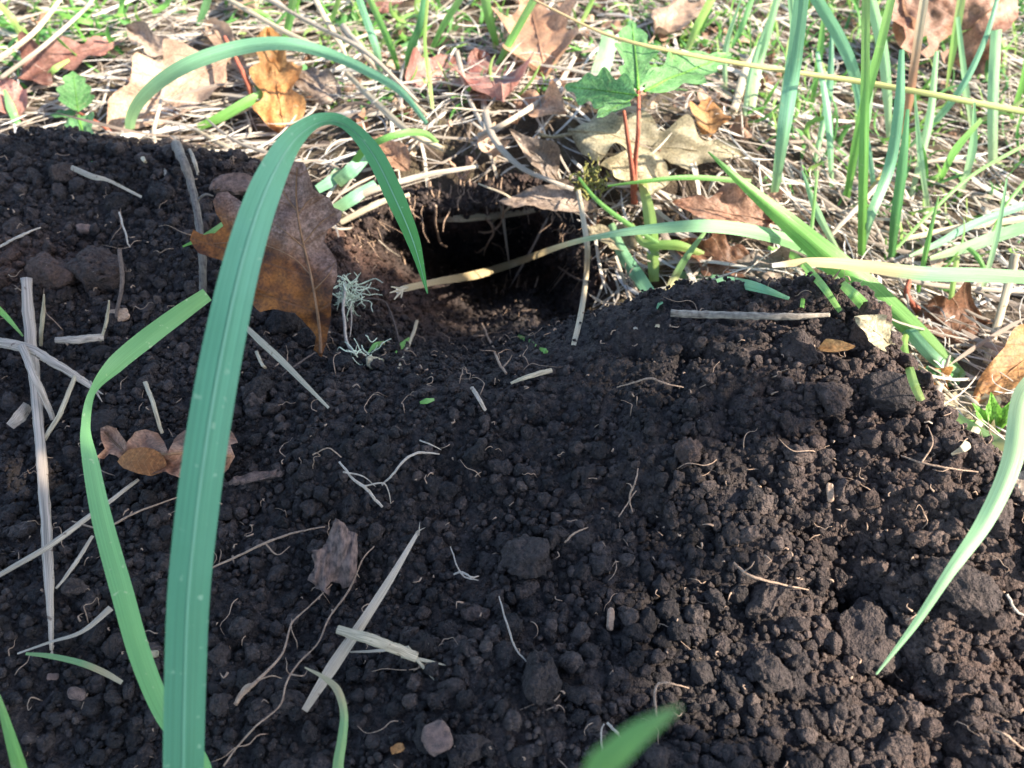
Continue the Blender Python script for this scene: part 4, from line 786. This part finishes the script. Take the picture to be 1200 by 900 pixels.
for k, (p, wd, lb) in enumerate([
 ([(-10, 75, .03), (40, 38, .035), (78, -10, .04)], [6, 5, 4], 'long pale straw slanting to the top left corner'),
 ([(0, 92, .02), (55, 50, .03), (100, 10, .03), (112, -10, .03)], [5, 5, 4, 4], 'second slanting straw at the top left'),
 ([(255, -8, .04), (330, 35, .04), (400, 68, .035), (470, 110, .02), (500, 135, .01)], [5, 6, 6, 5, 4], 'long pale straw fanning over the dark arching blade'),
 ([(300, -8, .05), (370, 30, .045), (430, 62, .04), (490, 120, .012)], [4, 5, 6, 4], 'straw running beside the fan above the pink leaves'),
 ([(365, -8, .05), (395, 45, .04), (410, 80, .03)], [7, 7, 4], 'short thick straw of the fan at the top edge'),
 ([(400, 30, .02), (425, 60, .025), (440, 82, .014)], [8, 8, 5], 'tan straw left of the teal blade'),
 ([(405, 85, .016), (440, 120, .018), (480, 155, .012), (520, 175, .01)], [6, 8, 8, 6], 'thick tan straw lying over the burrow roof'),
 ([(400, 240, .01), (440, 222, .014), (500, 205, .014), (560, 195, .01)], [9, 8, 7, 5], 'tan straw running along the roof of the hole'),
 ([(398, 262, .008), (440, 240, .012), (480, 228, .012)], [7, 8, 5], 'tan straw near the left end of the hole rim'),
 ([(560, 160, .01), (600, 140, .016), (650, 105, .02), (675, 66, .02)], [6, 6, 7, 4], 'grey straw slanting over the bright tan leaf'),
 ([(860, 130, .014), (875, 80, .022), (897, 40, .025)], [10, 9, 6], 'pinkish dead blade left of the stout upright blade'),
 ([(974, 275, .014), (1000, 248, .018), (1040, 205, .018)], [5, 6, 5], 'pale stem slanting beside the orange dying blade'),
 ([(1060, 280, .012), (1120, 268, .014), (1210, 255, .016)], [5, 8, 8], 'wide pale straw lying at the right edge'),
 ([(1030, 320, .012), (1100, 335, .016), (1210, 342, .012)], [4, 6, 6], 'straw lying under the level blade'),
 ([(1120, 470, .006), (1090, 440, .014), (1060, 418, .014), (1130, 445, .01)][:3], [4, 5, 3], 'curved grey straw at the foot of the leaning tuft'),
 ([(745, 385, .004), (738, 350, .014), (722, 300, .018)], [5, 5, 3], 'straight straw sloping into the soil right of the hole'),
 ([(575, 262, .006), (600, 235, .012), (560, 215, .012)], [3, 3, 2], 'curled straw on the burrow rim'),
 ([(535, 60, .02), (548, 110, .018), (570, 155, .012)], [6, 6, 4], 'dry upright straw in front of the pink leaves')]):
    straw(p, wd, ['straw', 'grey_straw'][k % 2], lb, group='dry straws lying in the turf', seed=40 + k, round_=k % 3 != 0)

# twigs and roots
def twig(pts, wd, m, label, kn=0, seed=1, side=(), n=60):
    P = [pt(p) for p in pts]; W = hw(P, wd); V, F, UV = tube_geo(P, W, n, 10, .3, seed); o = build('twig', V, F, M[m], uv=UV); tag(o, label, 'twig', 'twigs on the soil')
    for q in side:
        Q = [pt(p) for p in q]; V, F, UV = tube_geo(Q, hw(Q, [4, 2]), 12, 6, .2, seed); build('side_shoot', V, F, M[m], parent=o, uv=UV)
    return o
twig([(204, 165, .022), (212, 182, .022), (224, 215, .018), (232, 255, .016), (237, 300, .012), (238, 345, .003)], [13, 11, 9, 9, 9, 8], 'twig', 'bark covered twig leaning upright left of the brown oak leaf', seed=2, side=[[(228, 238, .016), (240, 228, .02), (250, 230, .02)]])
twig([(786, 367, .010), (830, 369, .010), (880, 370, .011), (930, 371, .011), (972, 369, .010)], [9, 9, 9, 8, 5], 'grey_twig', 'straight grey twig lying along the crest of the heap', seed=3)
twig([(1066, 325, .02), (1063, 345, .016), (1074, 362, .01), (1080, 372, .003)], [5, 7, 8, 7], 'red_stem', 'short reddish brown twig behind the crest near the level blade', seed=4)
twig([(263, 43, .03), (277, 70, .028), (290, 98, .02), (300, 128, .008)], [4, 5, 6, 7], 'red_stem', 'thin red shoot crossing the dark arching blade', seed=5)
def root(pts, wd, m, label, branches=(), seed=1):
    P = [pt(p) for p in pts]; V, F, UV = tube_geo(P, hw(P, [.78 * x for x in wd]), 50, 6, .3, seed, kink=1.2); o = build('root', V, F, M[m], uv=UV); tag(o, label, 'root', 'loose roots on the soil')
    for q in branches:
        Q = [pt(p) for p in q]; V, F, UV = tube_geo(Q, hw(Q, [2.2, 1]), 20, 5, .2, seed); build('side_root', V, F, M[m], parent=o, uv=UV)
    return o
l = .006
root([(276, 824, l), (288, 806, .008), (300, 798, .009), (325, 772, .008), (335, 752, l), (342, 730, l), (365, 708, l), (388, 684, .004)], [7, 11, 6, 4, 3, 3, 2.5, 2], 'root', 'yellowish root with a thick torn end at lower left', [[(300, 798, .009), (318, 792, .008), (330, 795, .006)]])
root([(262, 897, l), (280, 872, l), (300, 850, .008), (328, 826, l), (335, 800, l), (348, 778, l), (372, 754, .005), (385, 725, l), (410, 690, l), (425, 655, l), (438, 640, .004)], [3, 3, 3, 3, 3, 3, 2.5, 3, 3, 2.5, 2], 'root', 'long wavy root rising right from the bottom edge', [[(340, 790, l), (355, 792, .007), (360, 786, .004)]])
root([(247, 665, .007), (285, 648, .009), (310, 636, .009), (345, 624, .008), (380, 617, .005)], [3, 3.5, 3.5, 3, 2], 'root', 'pale root stretching from the widest blade toward the bark chip', [[(310, 636, .008), (325, 650, .006), (340, 640, .006)]])
root([(398, 540, .008), (415, 562, .010), (432, 575, .010), (447, 594, .005)], [3, 4, 5, 4], 'pale_root', 'split grey root lying left of the middle', [[(425, 570, .01), (448, 566, .01), (455, 575, .008), (458, 590, .004)], [(402, 553, .01), (425, 558, .01), (440, 570, .008)]])
root([(448, 567, .008), (462, 553, .011), (474, 538, .012), (492, 530, .011), (514, 532, .008)], [3, 3.5, 4, 4, 2], 'pale_root', 'pale arched root reaching right from the split one', [[(492, 516, .009), (505, 521, .011), (517, 527, .008)]])
root([(723, 453, l), (745, 447, .008), (762, 443, .009), (780, 449, .007), (800, 454, .004)], [2, 3, 3, 2.5, 2], 'root', 'thin reddish root lying on the upper centre slope')
root([(860, 658, l), (872, 670, .008), (886, 677, .008), (915, 684, .007), (946, 691, .004)], [3, 4, 4, 3, 2], 'root', 'tan root on the sunlit right slope', [[(872, 670, .008), (880, 664, .009), (884, 658, .008)]])
root([(770, 838, l), (767, 818, .010), (770, 802, .012), (785, 800, .011), (806, 806, .005)], [3, 4, 4, 3, 2], 'root', 'hooked tan root above the blurred blade tip')
root([(706, 882, .004), (704, 862, .009), (707, 848, .008)], [3, 3, 2], 'pale_root', 'short pale root at the bottom left of the blurred tip')
root([(712, 846, .009), (722, 858, .012), (732, 868, .005)], [4, 4, 2], 'pale_root', 'crooked pale root left of the blurred tip')
root([(1056, 533, l), (1080, 542, .009), (1110, 548, .009), (1145, 553, .004)], [2, 3, 3, 2], 'root', 'thin wandering root on the slope below the purplish tip', [[(1080, 542, .009), (1093, 520, .009), (1088, 500, .008)]])
root([(748, 548, l), (744, 565, .008), (738, 580, .007), (740, 600, .004)], [2, 3, 3, 2], 'root', 'small dark red root right of centre')
root([(565, 378, .018), (573, 398, .014), (582, 418, .010), (592, 438, .004)], [3, 3.5, 4, 4], 'root', 'brown root standing in the mouth of the hole', [[(567, 393, .016), (560, 394, .016), (552, 393, .015)], [(590, 430, .006), (597, 422, .01), (600, 416, .012)]])
root([(585, 698, l), (592, 725, .008), (602, 755, .007), (616, 775, .004)], [2, 3, 3, 2], 'pale_root', 'curved pale root in the lower middle')
root([(528, 640, l), (540, 672, .006), (560, 680, .004)][:3], [2, 2.5, 2], 'pale_root', 'faint short root above the lower middle')
root([(662, 635, l), (672, 625, .009), (688, 618, .005)], [3, 3, 2], 'root', 'short brown root near the middle of the heap')
root([(532, 672, l), (540, 670, .008), (552, 676, .008), (560, 675, .004)], [3, 3, 3, 2], 'pale_root', 'wriggly short root below the split straw tip')
root([(725, 605, l), (735, 590, .007), (745, 575, .004)], [2, 2, 2], 'root', 'tiny root next to the small dark red one')
root([(400, 535, l), (385, 525, .006), (372, 530, .004)][:3], [2, 2, 2], 'root', 'tiny root left of the split grey one')
root([(470, 405, .004), (455, 360, .014), (440, 350, .012), (420, 352, .008)][:4], [3, 3, 3, 3], 'dark_root', 'dark root curving out of the left wall of the hole')
root([(655, 312, .02), (675, 326, .022), (690, 330, .02)], [3, 4, 3], 'dark_root', 'root sticking out of the right inner wall of the hole')
root([(570, 255, .012), (578, 270, .02), (572, 284, .028), (566, 300, .03)], [3, 3, 3, 2], 'root', 'forked root dangling from the roof of the hole', [[(577, 285, .028), (587, 290, .028), (592, 300, .028)], [(568, 290, .028), (560, 296, .03), (556, 294, .03)]])
root([(511, 240, .012), (510, 262, .02), (515, 282, .03), (523, 290, .034)], [4, 4, 4, 2], 'root', 'hooked root hanging at the upper left of the hole')
root([(590, 238, .014), (588, 258, .02), (575, 271, .02), (560, 272, .02)], [2, 3, 3, 2], 'root', 'curled root hanging from the middle of the roof')
root([(405, 330, .012), (402, 365, .014), (405, 395, .010), (415, 415, .004)], [4, 5, 5, 4], 'pale_root', 'pale woody root hanging beside the lichen', [[(410, 345, .012), (412, 375, .01), (410, 395, .008)]])
root([(1180, 695, l), (1190, 715, .009), (1205, 722, .007)], [4, 4, 3], 'pale_root', 'pale curled root at the right edge')
root([(1165, 855, l), (1180, 862, .009), (1202, 880, .005)], [4, 4, 3], 'root', 'tan root in the bottom right corner')
root([(0, 288, l), (25, 275, .008), (47, 267, .005)], [4, 4, 2], 'pale_root', 'yellow rootlet at the left edge of the heap')
root([(140, 248, l), (147, 275, .007), (152, 290, .004)], [3, 3, 2], 'pale_root', 'short pale root on the left heap')
root([(370, 412, .006), (350, 425, .006), (330, 440, .004)][:3], [2, 3, 2], 'dark_root', 'thin dark root below the brown oak leaf')
root([(85, 610, l), (120, 618, .01), (160, 600, .01), (215, 580, .005)], [2, 3, 3, 2], 'root', 'thin root passing behind the spotted blade below the curled leaf')

# ------------------------------------------------------------------ leaves on the ground
_b = depth_of(pt((378, 420, .002)))
leaf_poly([(345, 190), (356, 191), (363, 205), (368, 222), (385, 231), (392, 243), (401, 248), (398, 259), (385, 268), (380, 283), (386, 292), (394, 305), (396, 322), (389, 345), (387, 375), (383, 400), (377, 418), (367, 416), (371, 395), (360, 381), (345, 367), (325, 362), (305, 366),
 (294, 355), (292, 340), (284, 325), (270, 308), (250, 302), (233, 297), (222, 281), (226, 269), (240, 275), (252, 273), (262, 264), (253, 250), (250, 236), (255, 227), (267, 225), (277, 232), (287, 240), (300, 232), (312, 215), (322, 204), (331, 194)],
 (378, 425), (348, 186), lambda x, y: _b - .004 - (418 - y) * .00006 + abs(x - 335) * .00008, 'l_big', 'large brown oak leaf propped upright beside the hole, greyed on top and rusty below',
 [[(376, 414), (374, 380), (366, 330), (352, 270), (347, 230), (348, 196)], [(364, 322), (340, 300), (300, 285), (250, 285)], [(358, 292), (325, 265), (285, 250)], [(356, 285), (375, 262), (392, 250)], [(368, 340), (385, 322), (392, 308)], [(350, 250), (335, 230), (325, 212)], [(350, 250), (362, 235), (375, 230)]], .0062, 3, vein='chipvein')
_c = depth_of(pt((195, 545, .004)))
leaf_poly([(117, 501), (125, 499), (136, 502), (143, 512), (148, 519), (158, 506), (170, 503), (185, 508), (192, 518), (197, 530), (204, 515), (216, 504), (236, 502), (262, 500), (272, 505), (279, 518), (270, 521), (276, 535), (268, 549), (255, 560), (240, 566), (215, 562), (195, 553), (175, 556), (150, 548),
 (137, 535), (128, 531), (122, 537), (112, 536), (123, 525), (118, 514)], (276, 530), (116, 505), lambda x, y: _c - .010 + (530 - y) * .00012 + abs(y - 528) * .0003, 'l_brown', 'curled tan oak leaf lying on the dark soil behind the widest blade', [[(270, 535), (230, 530), (190, 532), (150, 530), (122, 506)]], .011, 9, 3)
leaf_poly([(142, 535), (150, 527), (165, 524), (180, 526), (192, 533), (195, 544), (190, 554), (178, 558), (160, 555), (145, 549), (138, 541)], (142, 540), (195, 545), lambda x, y: _c - .015 + ((x - 167) ** 2 + (y - 541) ** 2 * 2) * .0000025, 'l_rust', 'small glossy brown lobe curled in front of the tan leaf on the soil', (), .002, 10, 3)
_d = depth_of(pt((1120, 85, .006)))
leaf_poly([(1047, -8), (1090, -18), (1150, -18), (1192, -12), (1193, 20), (1182, 34), (1166, 42), (1172, 55), (1176, 72), (1160, 85), (1140, 88), (1120, 79), (1106, 74), (1103, 62), (1124, 52), (1119, 39), (1101, 50), (1098, 62), (1086, 68), (1077, 62), (1089, 52), (1086, 41), (1075, 49), (1068, 62), (1056, 56), (1062, 45), (1059, 32), (1046, 24)],
 (1180, -10), (1080, 66), lambda x, y: _d - .012 - (88 - y) * .00005, 'l_brown', 'large curled brown oak leaf with twisted lobes at the upper right', [[(1180, -5), (1140, 30), (1112, 60)]], .013, 25, 3.5)
_e = depth_of(pt((395, 660, .004)))
leaf_poly([(394, 607), (403, 612), (408, 622), (418, 625), (420, 650), (418, 672), (410, 688), (402, 690), (398, 684), (388, 682), (378, 693), (370, 690), (368, 668), (370, 647), (382, 640), (386, 622)], (392, 693), (396, 607), lambda x, y: _e - .006 - .0011 * float(fbm(np.array([[x * .22 + y * .05, y * .045, 3.]]), 4, 2)[0]) * 2.2 - .0010 * math.sin(x * .19 - y * .05 + 1), 'chip',
 'rough flaking piece of bark lying on the soil left of centre', (), .0016, 2, 2.2, name='bark_chip', cat='bark chip', grp=None, solid=.003)
LV = [
 ((268, 70, .016), (118, 150, .012), 100, 'l_tan', 'broad pale tan oak leaf under the dark arching blade', dict(lobes=3, deep=.3, seed=11, facing=.3)),
 ((20, 92, .010), (140, 40, .016), 56, 'l_red', 'dusty red oak leaf at the upper left', dict(lobes=3, deep=.55, seed=12, edge=.6)),
 ((335, 160, .008), (312, 22, .035), 66, 'l_orange', 'glowing orange oak leaf standing in sun above the heap', dict(lobes=3, deep=.45, seed=13, facing=.8, edge=.5)),
 ((402, 118, .010), (335, 75, .022), 42, 'l_bark', 'small brown curled leaf right of the orange one', dict(lobes=2, deep=.3, seed=14, curl=.5)),
 ((245, 30, .01), (285, 78, .02), 34, 'l_tan', 'narrow beige leaf piece above the arching blade', dict(lobes=2, deep=.3, seed=34, curl=.5)),
 ((640, 92, .010), (618, -22, .028), 108, 'l_bright', 'bright tan oak leaf at the top centre', dict(lobes=2.5, deep=.45, seed=15, facing=.55, edge=.4)),
 ((590, 122, .012), (560, 52, .016), 92, 'l_pink', 'rounded pink brown leaf above the hole', dict(lobes=2, deep=.2, seed=16, facing=.35)),
 ((475, 100, .014), (545, 62, .016), 44, 'l_pink', 'pale pink leaf beside the dark upright blade', dict(lobes=2, deep=.3, seed=17)),
 ((662, 130, .012), (592, 110, .016), 44, 'l_bright', 'small bright tan leaf under the grey straw', dict(lobes=2, deep=.3, seed=18)),
 ((665, 155, .010), (885, 175, .014), 76, 'l_olive', 'long olive beige oak leaf behind the seedling stems', dict(lobes=4, deep=.45, seed=19, facing=.35, edge=.4)),
 ((788, 212, .010), (705, 190, .016), 60, 'l_olive', 'second beige leaf flap below the seedling', dict(lobes=2, deep=.35, seed=20)),
 ((905, 262, .010), (790, 232, .018), 62, 'l_brown', 'reddish brown leaf right of the seedling foot', dict(lobes=3, deep=.4, seed=21, edge=.6)),
 ((890, 318, .008), (785, 285, .014), 58, 'l_dark', 'dark brown leaf in shade over the soil crest', dict(lobes=3, deep=.4, seed=22, edge=.5)),
 ((930, 325, .008), (860, 300, .014), 46, 'l_bark', 'crumpled brown leaf under the beige blade tip', dict(lobes=2, deep=.4, seed=23, edge=.7)),
 ((832, 158, .010), (832, 108, .02), 46, 'l_orange', 'small curled orange brown leaf right of the seedling', dict(lobes=1.5, deep=.3, seed=24, curl=.7)),
 ((1062, 60, .02), (1052, -10, .04), 26, 'l_bright', 'narrow light leaf lobe standing at the left of the curled leaf', dict(lobes=1.5, deep=.4, seed=27, facing=.8)),
 ((1235, 395, .02), (1150, 462, .016), 66, 'l_orange', 'orange leaf with a shadow stripe at the right edge', dict(lobes=2, deep=.25, seed=28, facing=.6, edge=.3)),
 ((1155, 380, .008), (1070, 372, .012), 74, 'l_dark', 'dark curled leaf behind the thick tan stem', dict(lobes=2, deep=.3, seed=29, edge=.6)),
 ((1112, 455, .006), (1078, 432, .012), 34, 'l_orange', 'small orange leaf scrap at the base of the leaning tuft', dict(lobes=1.5, deep=.2, seed=30)),
 ((1042, 402, .014), (1012, 372, .026), 38, 'l_olive', 'yellowish leaf scrap stuck behind the reddish clod', dict(lobes=1, deep=.1, seed=31, facing=.6)),
 ((958, 408, .022), (1002, 404, .026), 18, 'l_orange', 'tiny orange leaf scrap stuck on the reddish clod', dict(lobes=1.5, deep=.2, seed=32)),
 ((655, 212, .010), (600, 150, .024), 34, 'l_bark', 'grey brown curled leaf like a horn above the hole', dict(lobes=1, deep=.1, seed=33, curl=1.4)),
 ((700, 248, .010), (585, 226, .014), 44, 'l_bark', 'flat weathered brown leaf on the rim of the hole', dict(lobes=1, deep=.15, seed=35, facing=.3)),
 ((745, 292, .008), (688, 262, .014), 36, 'l_olive', 'yellowish leaf at the right rim of the hole', dict(lobes=1.5, deep=.2, seed=36)),
 ((25, 140, .008), (-8, 85, .018), 44, 'l_pink', 'purplish brown leaf at the left edge', dict(lobes=1, deep=.1, seed=37)),
 ((205, 72, .010), (145, 28, .022), 34, 'l_bark', 'tan twisted leaf at the upper left', dict(lobes=2, deep=.4, seed=38, curl=1., edge=.8)),
 ((765, 42, .012), (832, -12, .02), 54, 'l_tan', 'tan leaf at the top edge above the seedling', dict(lobes=2, deep=.3, seed=39)),
 ((300, 12, .012), (262, -25, .02), 44, 'l_tan', 'tan leaf touching the top edge over the straw fan', dict(lobes=2, deep=.3, seed=40)),
 ((1122, 455, .004), (1160, 520, .008), 60, 'l_olive', 'dull grey brown leaf beneath the lime weed', dict(lobes=1.5, deep=.2, seed=41)),
 ((1215, 570, .01), (1186, 560, .012), 34, 'l_bark', 'brown leaf edge beneath the hanging blade at the right', dict(lobes=1, deep=.2, seed=42)),
 ((430, 10, .01), (480, -15, .015), 30, 'l_red', 'small reddish leaf at the top edge behind the teal blade', dict(lobes=2, deep=.3, seed=43)),
 ((480, 200, .01), (420, 150, .014), 40, 'l_bright', 'crumpled bright leaf in the straw above the hole', dict(lobes=2, deep=.3, seed=44, edge=.7)),
]
for b, t_, wd, m, lb, kw in LV:
    kw.setdefault('curl', .5); kw['edge'] = kw.get('edge', .5) * 1.4; kw.setdefault('wr', .075); leaf(b, t_, wd, m, lb, flip=1, stalk=.15 if kw['seed'] % 2 else 0, **kw)

# scraps: bark chip, small chips, pebbles
def chip(px, py, wpx, hpx, m, label, cat='bark chip', name='bark_chip', seed=1, ang=0, thick=.35, grp=None):
    q, n = cast(px, py); d_ = depth_of(q); v, f = ico(4); v = np.sign(v) * np.abs(v) ** .62
    v = v * (1 + .22 * fbm(v * 1.4 + seed * 3.3, 3, seed))[:, None]; v = v * np.array([wpx / 2 * d_ / FPX, hpx / 2 * d_ / FPX, wpx * thick / 2 * d_ / FPX])
    v = v + (.06 * wpx * d_ / FPX * fbm(v * 900 + seed, 2, seed))[:, None]
    a = math.radians(ang); R = np.array([[math.cos(a), math.sin(a), 0], [-math.sin(a), math.cos(a), 0], [0, 0, 1]]); v = v @ R
    nn = unit(n * .5 + unit(CAM - q) * .5); yy = unit(np.cross(nn, RIGHT)); xx = np.cross(yy, nn); v = v @ np.stack([xx, yy, nn])
    uvc = v[:, :2] * 300; o = build(name, v, f, M[m], uv=uvc); o.location = q + n * (.003 + wpx * thick * .3 * d_ / FPX); tag(o, label, cat, grp); return o
chip(516, 866, 32, 34, 'pebble', 'small pinkish grey stone near the bottom edge', 'stone', 'stone', 3, 20, .6)
chip(180, 772, 18, 9, 'l_olive', 'pale wood splinter behind the spotted blade', 'wood chip', 'wood_chip', 4, 10)
chip(88, 816, 22, 12, 'chip', 'hollow pale seed husk at lower left', 'seed husk', 'seed_husk', 5, -20)
chip(58, 796, 12, 8, 'pebble', 'tiny pinkish crumb at lower left', 'stone', 'stone', 6)
chip(892, 568, 14, 26, 'l_tan', 'peach coloured leaf fragment on the sunlit slope', 'leaf fragment', 'leaf_fragment', 7, 30, .3)
chip(971, 574, 8, 22, 'l_tan', 'narrow peach splinter right of the peach leaf fragment', 'leaf fragment', 'leaf_fragment', 8, 5, .5)
chip(706, 726, 9, 26, 'root', 'brown wood sliver standing in the centre right soil', 'wood chip', 'wood_chip', 9, -5, .7)
chip(468, 880, 16, 10, 'l_orange', 'orange leaf crumb beside the stone at the bottom', 'leaf fragment', 'leaf_fragment', 10, 20)
chip(308, 560, 60, 10, 'chip', 'long reddish bark sliver right of the curled tan leaf', 'bark chip', 'bark_chip', 11, 10, .15)
chip(283, 226, 70, 22, 'chip', 'flat brown bark strip on the back of the left heap', 'bark chip', 'bark_chip', 12, 8, .15)
chip(432, 72 * 6, 24, 16, 'l_olive', 'yellowish fibre scrap below the lichen', 'leaf fragment', 'leaf_fragment', 13, 8, .3)
chip(143, 374, 26, 16, 'l_tan', 'pinkish leaf scrap next to the forked yellow stub', 'leaf fragment', 'leaf_fragment', 14, 15, .3)
chip(105, 272, 16, 10, 'pebble', 'small pinkish pebble on the left heap', 'stone', 'stone', 15, 0, .6)

# lichen, moss
def tuft(px, py, spread, n, L, m, name, label, cat, lift, seed, wd=.00035, aim=(1, 0)):
    r = np.random.default_rng(seed); c = pt((px, py, lift)); Vs, Q, T3 = [], [], []; off = 0; view = unit(CAM - c)
    for _ in range(n):
        a = r.normal(size=3) * .9 + RIGHT * aim[0] + UP * aim[1]; a = unit(a + view * .2); l_ = L * (.4 + r.random()); P_ = [c + r.normal(size=3) * spread]
        for s in range(5): a = unit(a + r.normal(size=3) * .55); P_.append(P_[-1] + a * l_ / 5)
        V, F, _ = tube_geo(P_, [wd, wd * .5], 14, 5); Q.append(F[0] + off); T3.append(F[1] + off); Vs.append(V); off += len(V)
    o = build(name, np.concatenate(Vs), [np.concatenate(Q), np.concatenate(T3)], M[m], uv=np.zeros((off, 2))); return tag(o, label, cat)
tuft(405, 345, .003, 55, .015, 'lichen', 'lichen', 'tangle of pale green beard lichen hanging left of the hole', 'lichen', .012, 3, .0003, (1.4, -.5))
tuft(425, 372 + 40, .003, 18, .012, 'lichen', 'lichen', 'small wisp of pale lichen on the soil below the larger tangle', 'lichen', .006, 4, .0003, (.3, -.5))
tuft(692, 212, .004, 70, .009, 'moss', 'moss', 'yellowish moss cushion on the rim right above the hole', 'moss', .012, 5, .0005, (.2, .4))
for p, lb in [([(430, 418, .004), (440, 405, .010), (451, 401, .008)], 'tiny curved green sprout in the left of the hollow'), ([(464, 414, .003), (472, 404, .008), (480, 396, .010)], 'tiny upright green sprout in the hollow'),
              ([(607, 393, .006), (617, 399, .006), (628, 405, .003)], 'tiny green leaf tip on the hollow floor at the right'), ([(492, 472, .006), (500, 470, .007), (509, 468, .004)], 'tiny green leaf scrap below the hollow'),
              ([(632, 408, .003), (638, 411, .005), (642, 413, .003)], 'faint green scrap beside the leaf tip in the hollow')]:
    blade(p, [3, 7, 3], 'green', lb, group='tiny green scraps in the soil', n=12)

# ------------------------------------------------------------------ oak seedlings
def seedling(base_pt, stems, leaves, label):
    root_ = bpy.data.objects.new('oak_seedling', None); C.objects.link(root_); b = pt(base_pt); root_.location = b; tag(root_, label, 'oak seedling')
    for st, wd in stems:
        P = [pt(p) for p in st]; V, F, UV = tube_geo(np.array(P) - b, hw(P, wd), 24, 8, .15, 3); build('stem', V, F, M['red_stem'], parent=root_, uv=UV)
    for b_, t_, wd, m, kw in leaves: leaf(b_, t_, wd, m, None, name='leaf', parent=root_, vein='l_lime', **kw)
    return root_
seedling((743, 238, .002), [([(743, 240, .001), (741, 205, .02), (736, 165, .035), (731, 130, .048)], [8, 6, 5, 4]), ([(744, 236, .002), (744, 195, .022), (748, 150, .040), (748, 100, .055)], [7, 6, 5, 4])],
 [((748, 112, .054), (656, 98, .058), 52, 'l_green', dict(lobes=3.5, deep=.4, facing=.65, seed=51, stalk=0, edge=.15, wr=.03, roll=10)),
  ((748, 104, .055), (742, 5, .068), 52, 'l_green', dict(lobes=3.5, deep=.4, facing=.75, seed=52, stalk=0, edge=.15, wr=.03, roll=-8)),
  ((755, 106, .055), (866, 50, .062), 56, 'l_green', dict(lobes=4, deep=.35, facing=.65, seed=53, stalk=0, edge=.15, wr=.03, roll=12)),
  ((738, 118, .05), (700, 132, .052), 30, 'l_green', dict(lobes=3, deep=.35, facing=.5, seed=54, stalk=0, edge=.15, wr=.03, roll=-25))],
 'young oak seedling with lobed green leaves on two red stems behind the hole')
seedling((135, 160, .002), [([(138, 162, .001), (118, 146, .012), (92, 132, .016)], [4, 4, 3])],
 [((92, 132, .018), (84, 78, .024), 42, 'l_green', dict(lobes=3, deep=.3, facing=.7, seed=55, stalk=0, edge=.15, wr=.03)),
  ((92, 135, .016), (96, 166, .012), 36, 'l_green', dict(lobes=2, deep=.25, facing=.5, seed=56, stalk=0, edge=.15, wr=.03)),
  ((90, 134, .016), (55, 132, .016), 14, 'l_green', dict(lobes=2, deep=.3, facing=.4, seed=57, stalk=0, edge=.15, wr=.03))],
 'small oak seedling with dusty blue green leaves at the edge of the left heap')

# ------------------------------------------------------------------ unseen oak added off to the right, crown shaped to shade the near soil
tree = bpy.data.objects.new('added_shade_oak', None); C.objects.link(tree); tree.location = (2.6, -1.3, 0); tag(tree, 'unseen oak added to the side to shade the near soil', 'tree')
tl = np.array([2.6, -1.3, 0])
SHADE = np.array([(-1.3, .50), (-.30, .425), (-.16, .385), (-.085, .345), (-.04, .325), (-.005, .345), (.04, .345), (.085, .315), (.085, .27), (.055, .23), (.045, .15), (.06, .08), (.07, -.1), (.09, -.5), (-1.3, -.5)])  # ground outline of the shade that the added leaves are placed to cast
r = np.random.default_rng(5); lo, hi = SHADE.min(0), SHADE.max(0); Vs, Fs = [], []; off = 0; cnt = 0
tmpl = np.array([(0, 0, 0), (.5, .25, .05), (.62, .6, .1), (.4, .85, .06), (0, 1, 0), (-.4, .85, .06), (-.62, .6, .1), (-.5, .25, .05), (0, .5, -.06)]); tf = np.array([[8, i, (i + 1) % 8] for i in range(8)])
centers = []
while cnt < 2600:
    q = lo + (hi - lo) * r.random(2); sdq = sdf_poly(q[:1], q[1:], SHADE)[0]
    if sdq < .004: continue
    size = .035 if sdq < .05 else .07
    if sdq < .05 and r.random() < .0: continue
    t_ = 1.25 + .7 * r.random(); c = np.array([q[0], q[1], .03]) + SUN * t_; R = rots(1)[0] if False else None
    qn = r.normal(size=4); qn /= np.linalg.norm(qn); a_, b_, c_, d_ = qn
    R = np.array([[1 - 2 * (c_ * c_ + d_ * d_), 2 * (b_ * c_ - a_ * d_), 2 * (b_ * d_ + a_ * c_)], [2 * (b_ * c_ + a_ * d_), 1 - 2 * (b_ * b_ + d_ * d_), 2 * (c_ * d_ - a_ * b_)], [2 * (b_ * d_ - a_ * c_), 2 * (c_ * d_ + a_ * b_), 1 - 2 * (b_ * b_ + c_ * c_)]])
    Vs.append(((tmpl - [0, .5, 0]) * size) @ R + c - tl); Fs.append(tf + off); off += 9; cnt += 1
build('shade_crown', np.concatenate(Vs), np.concatenate(Fs), M['shade_crown'], parent=tree, uv=np.tile(tmpl[:, :2] * .5 + [.5, 0], (cnt, 1)))
V, F, UV = tube_geo([(0, 0, -.1), (.03, .02, .5), (-.02, 0, 1.1), (0, .03, 1.8), (.05, 0, 2.6)], [.16, .13, .115, .10, .06], 30, 14, .2, 2); build('shade_trunk', V, F, M['twig'], parent=tree, uv=UV)
for e in [(.6, -.2, 1.2), (.9, -.05, 1.3), (1.2, -.1, 1.15), (.5, -.05, .95), (1.3, -.3, 1.25)]:
    p1 = np.array(e) - tl; p0 = np.array([0, 0, 1.05]); V, F, UV = tube_geo([p0, p0 * .6 + p1 * .4 + [0, 0, .12], p1 * .8 + p0 * .2 + [0, 0, .05], p1], [.06, .04, .02, .006], 24, 8, .15, 2); build('shade_limb', V, F, M['twig'], parent=tree, uv=UV)
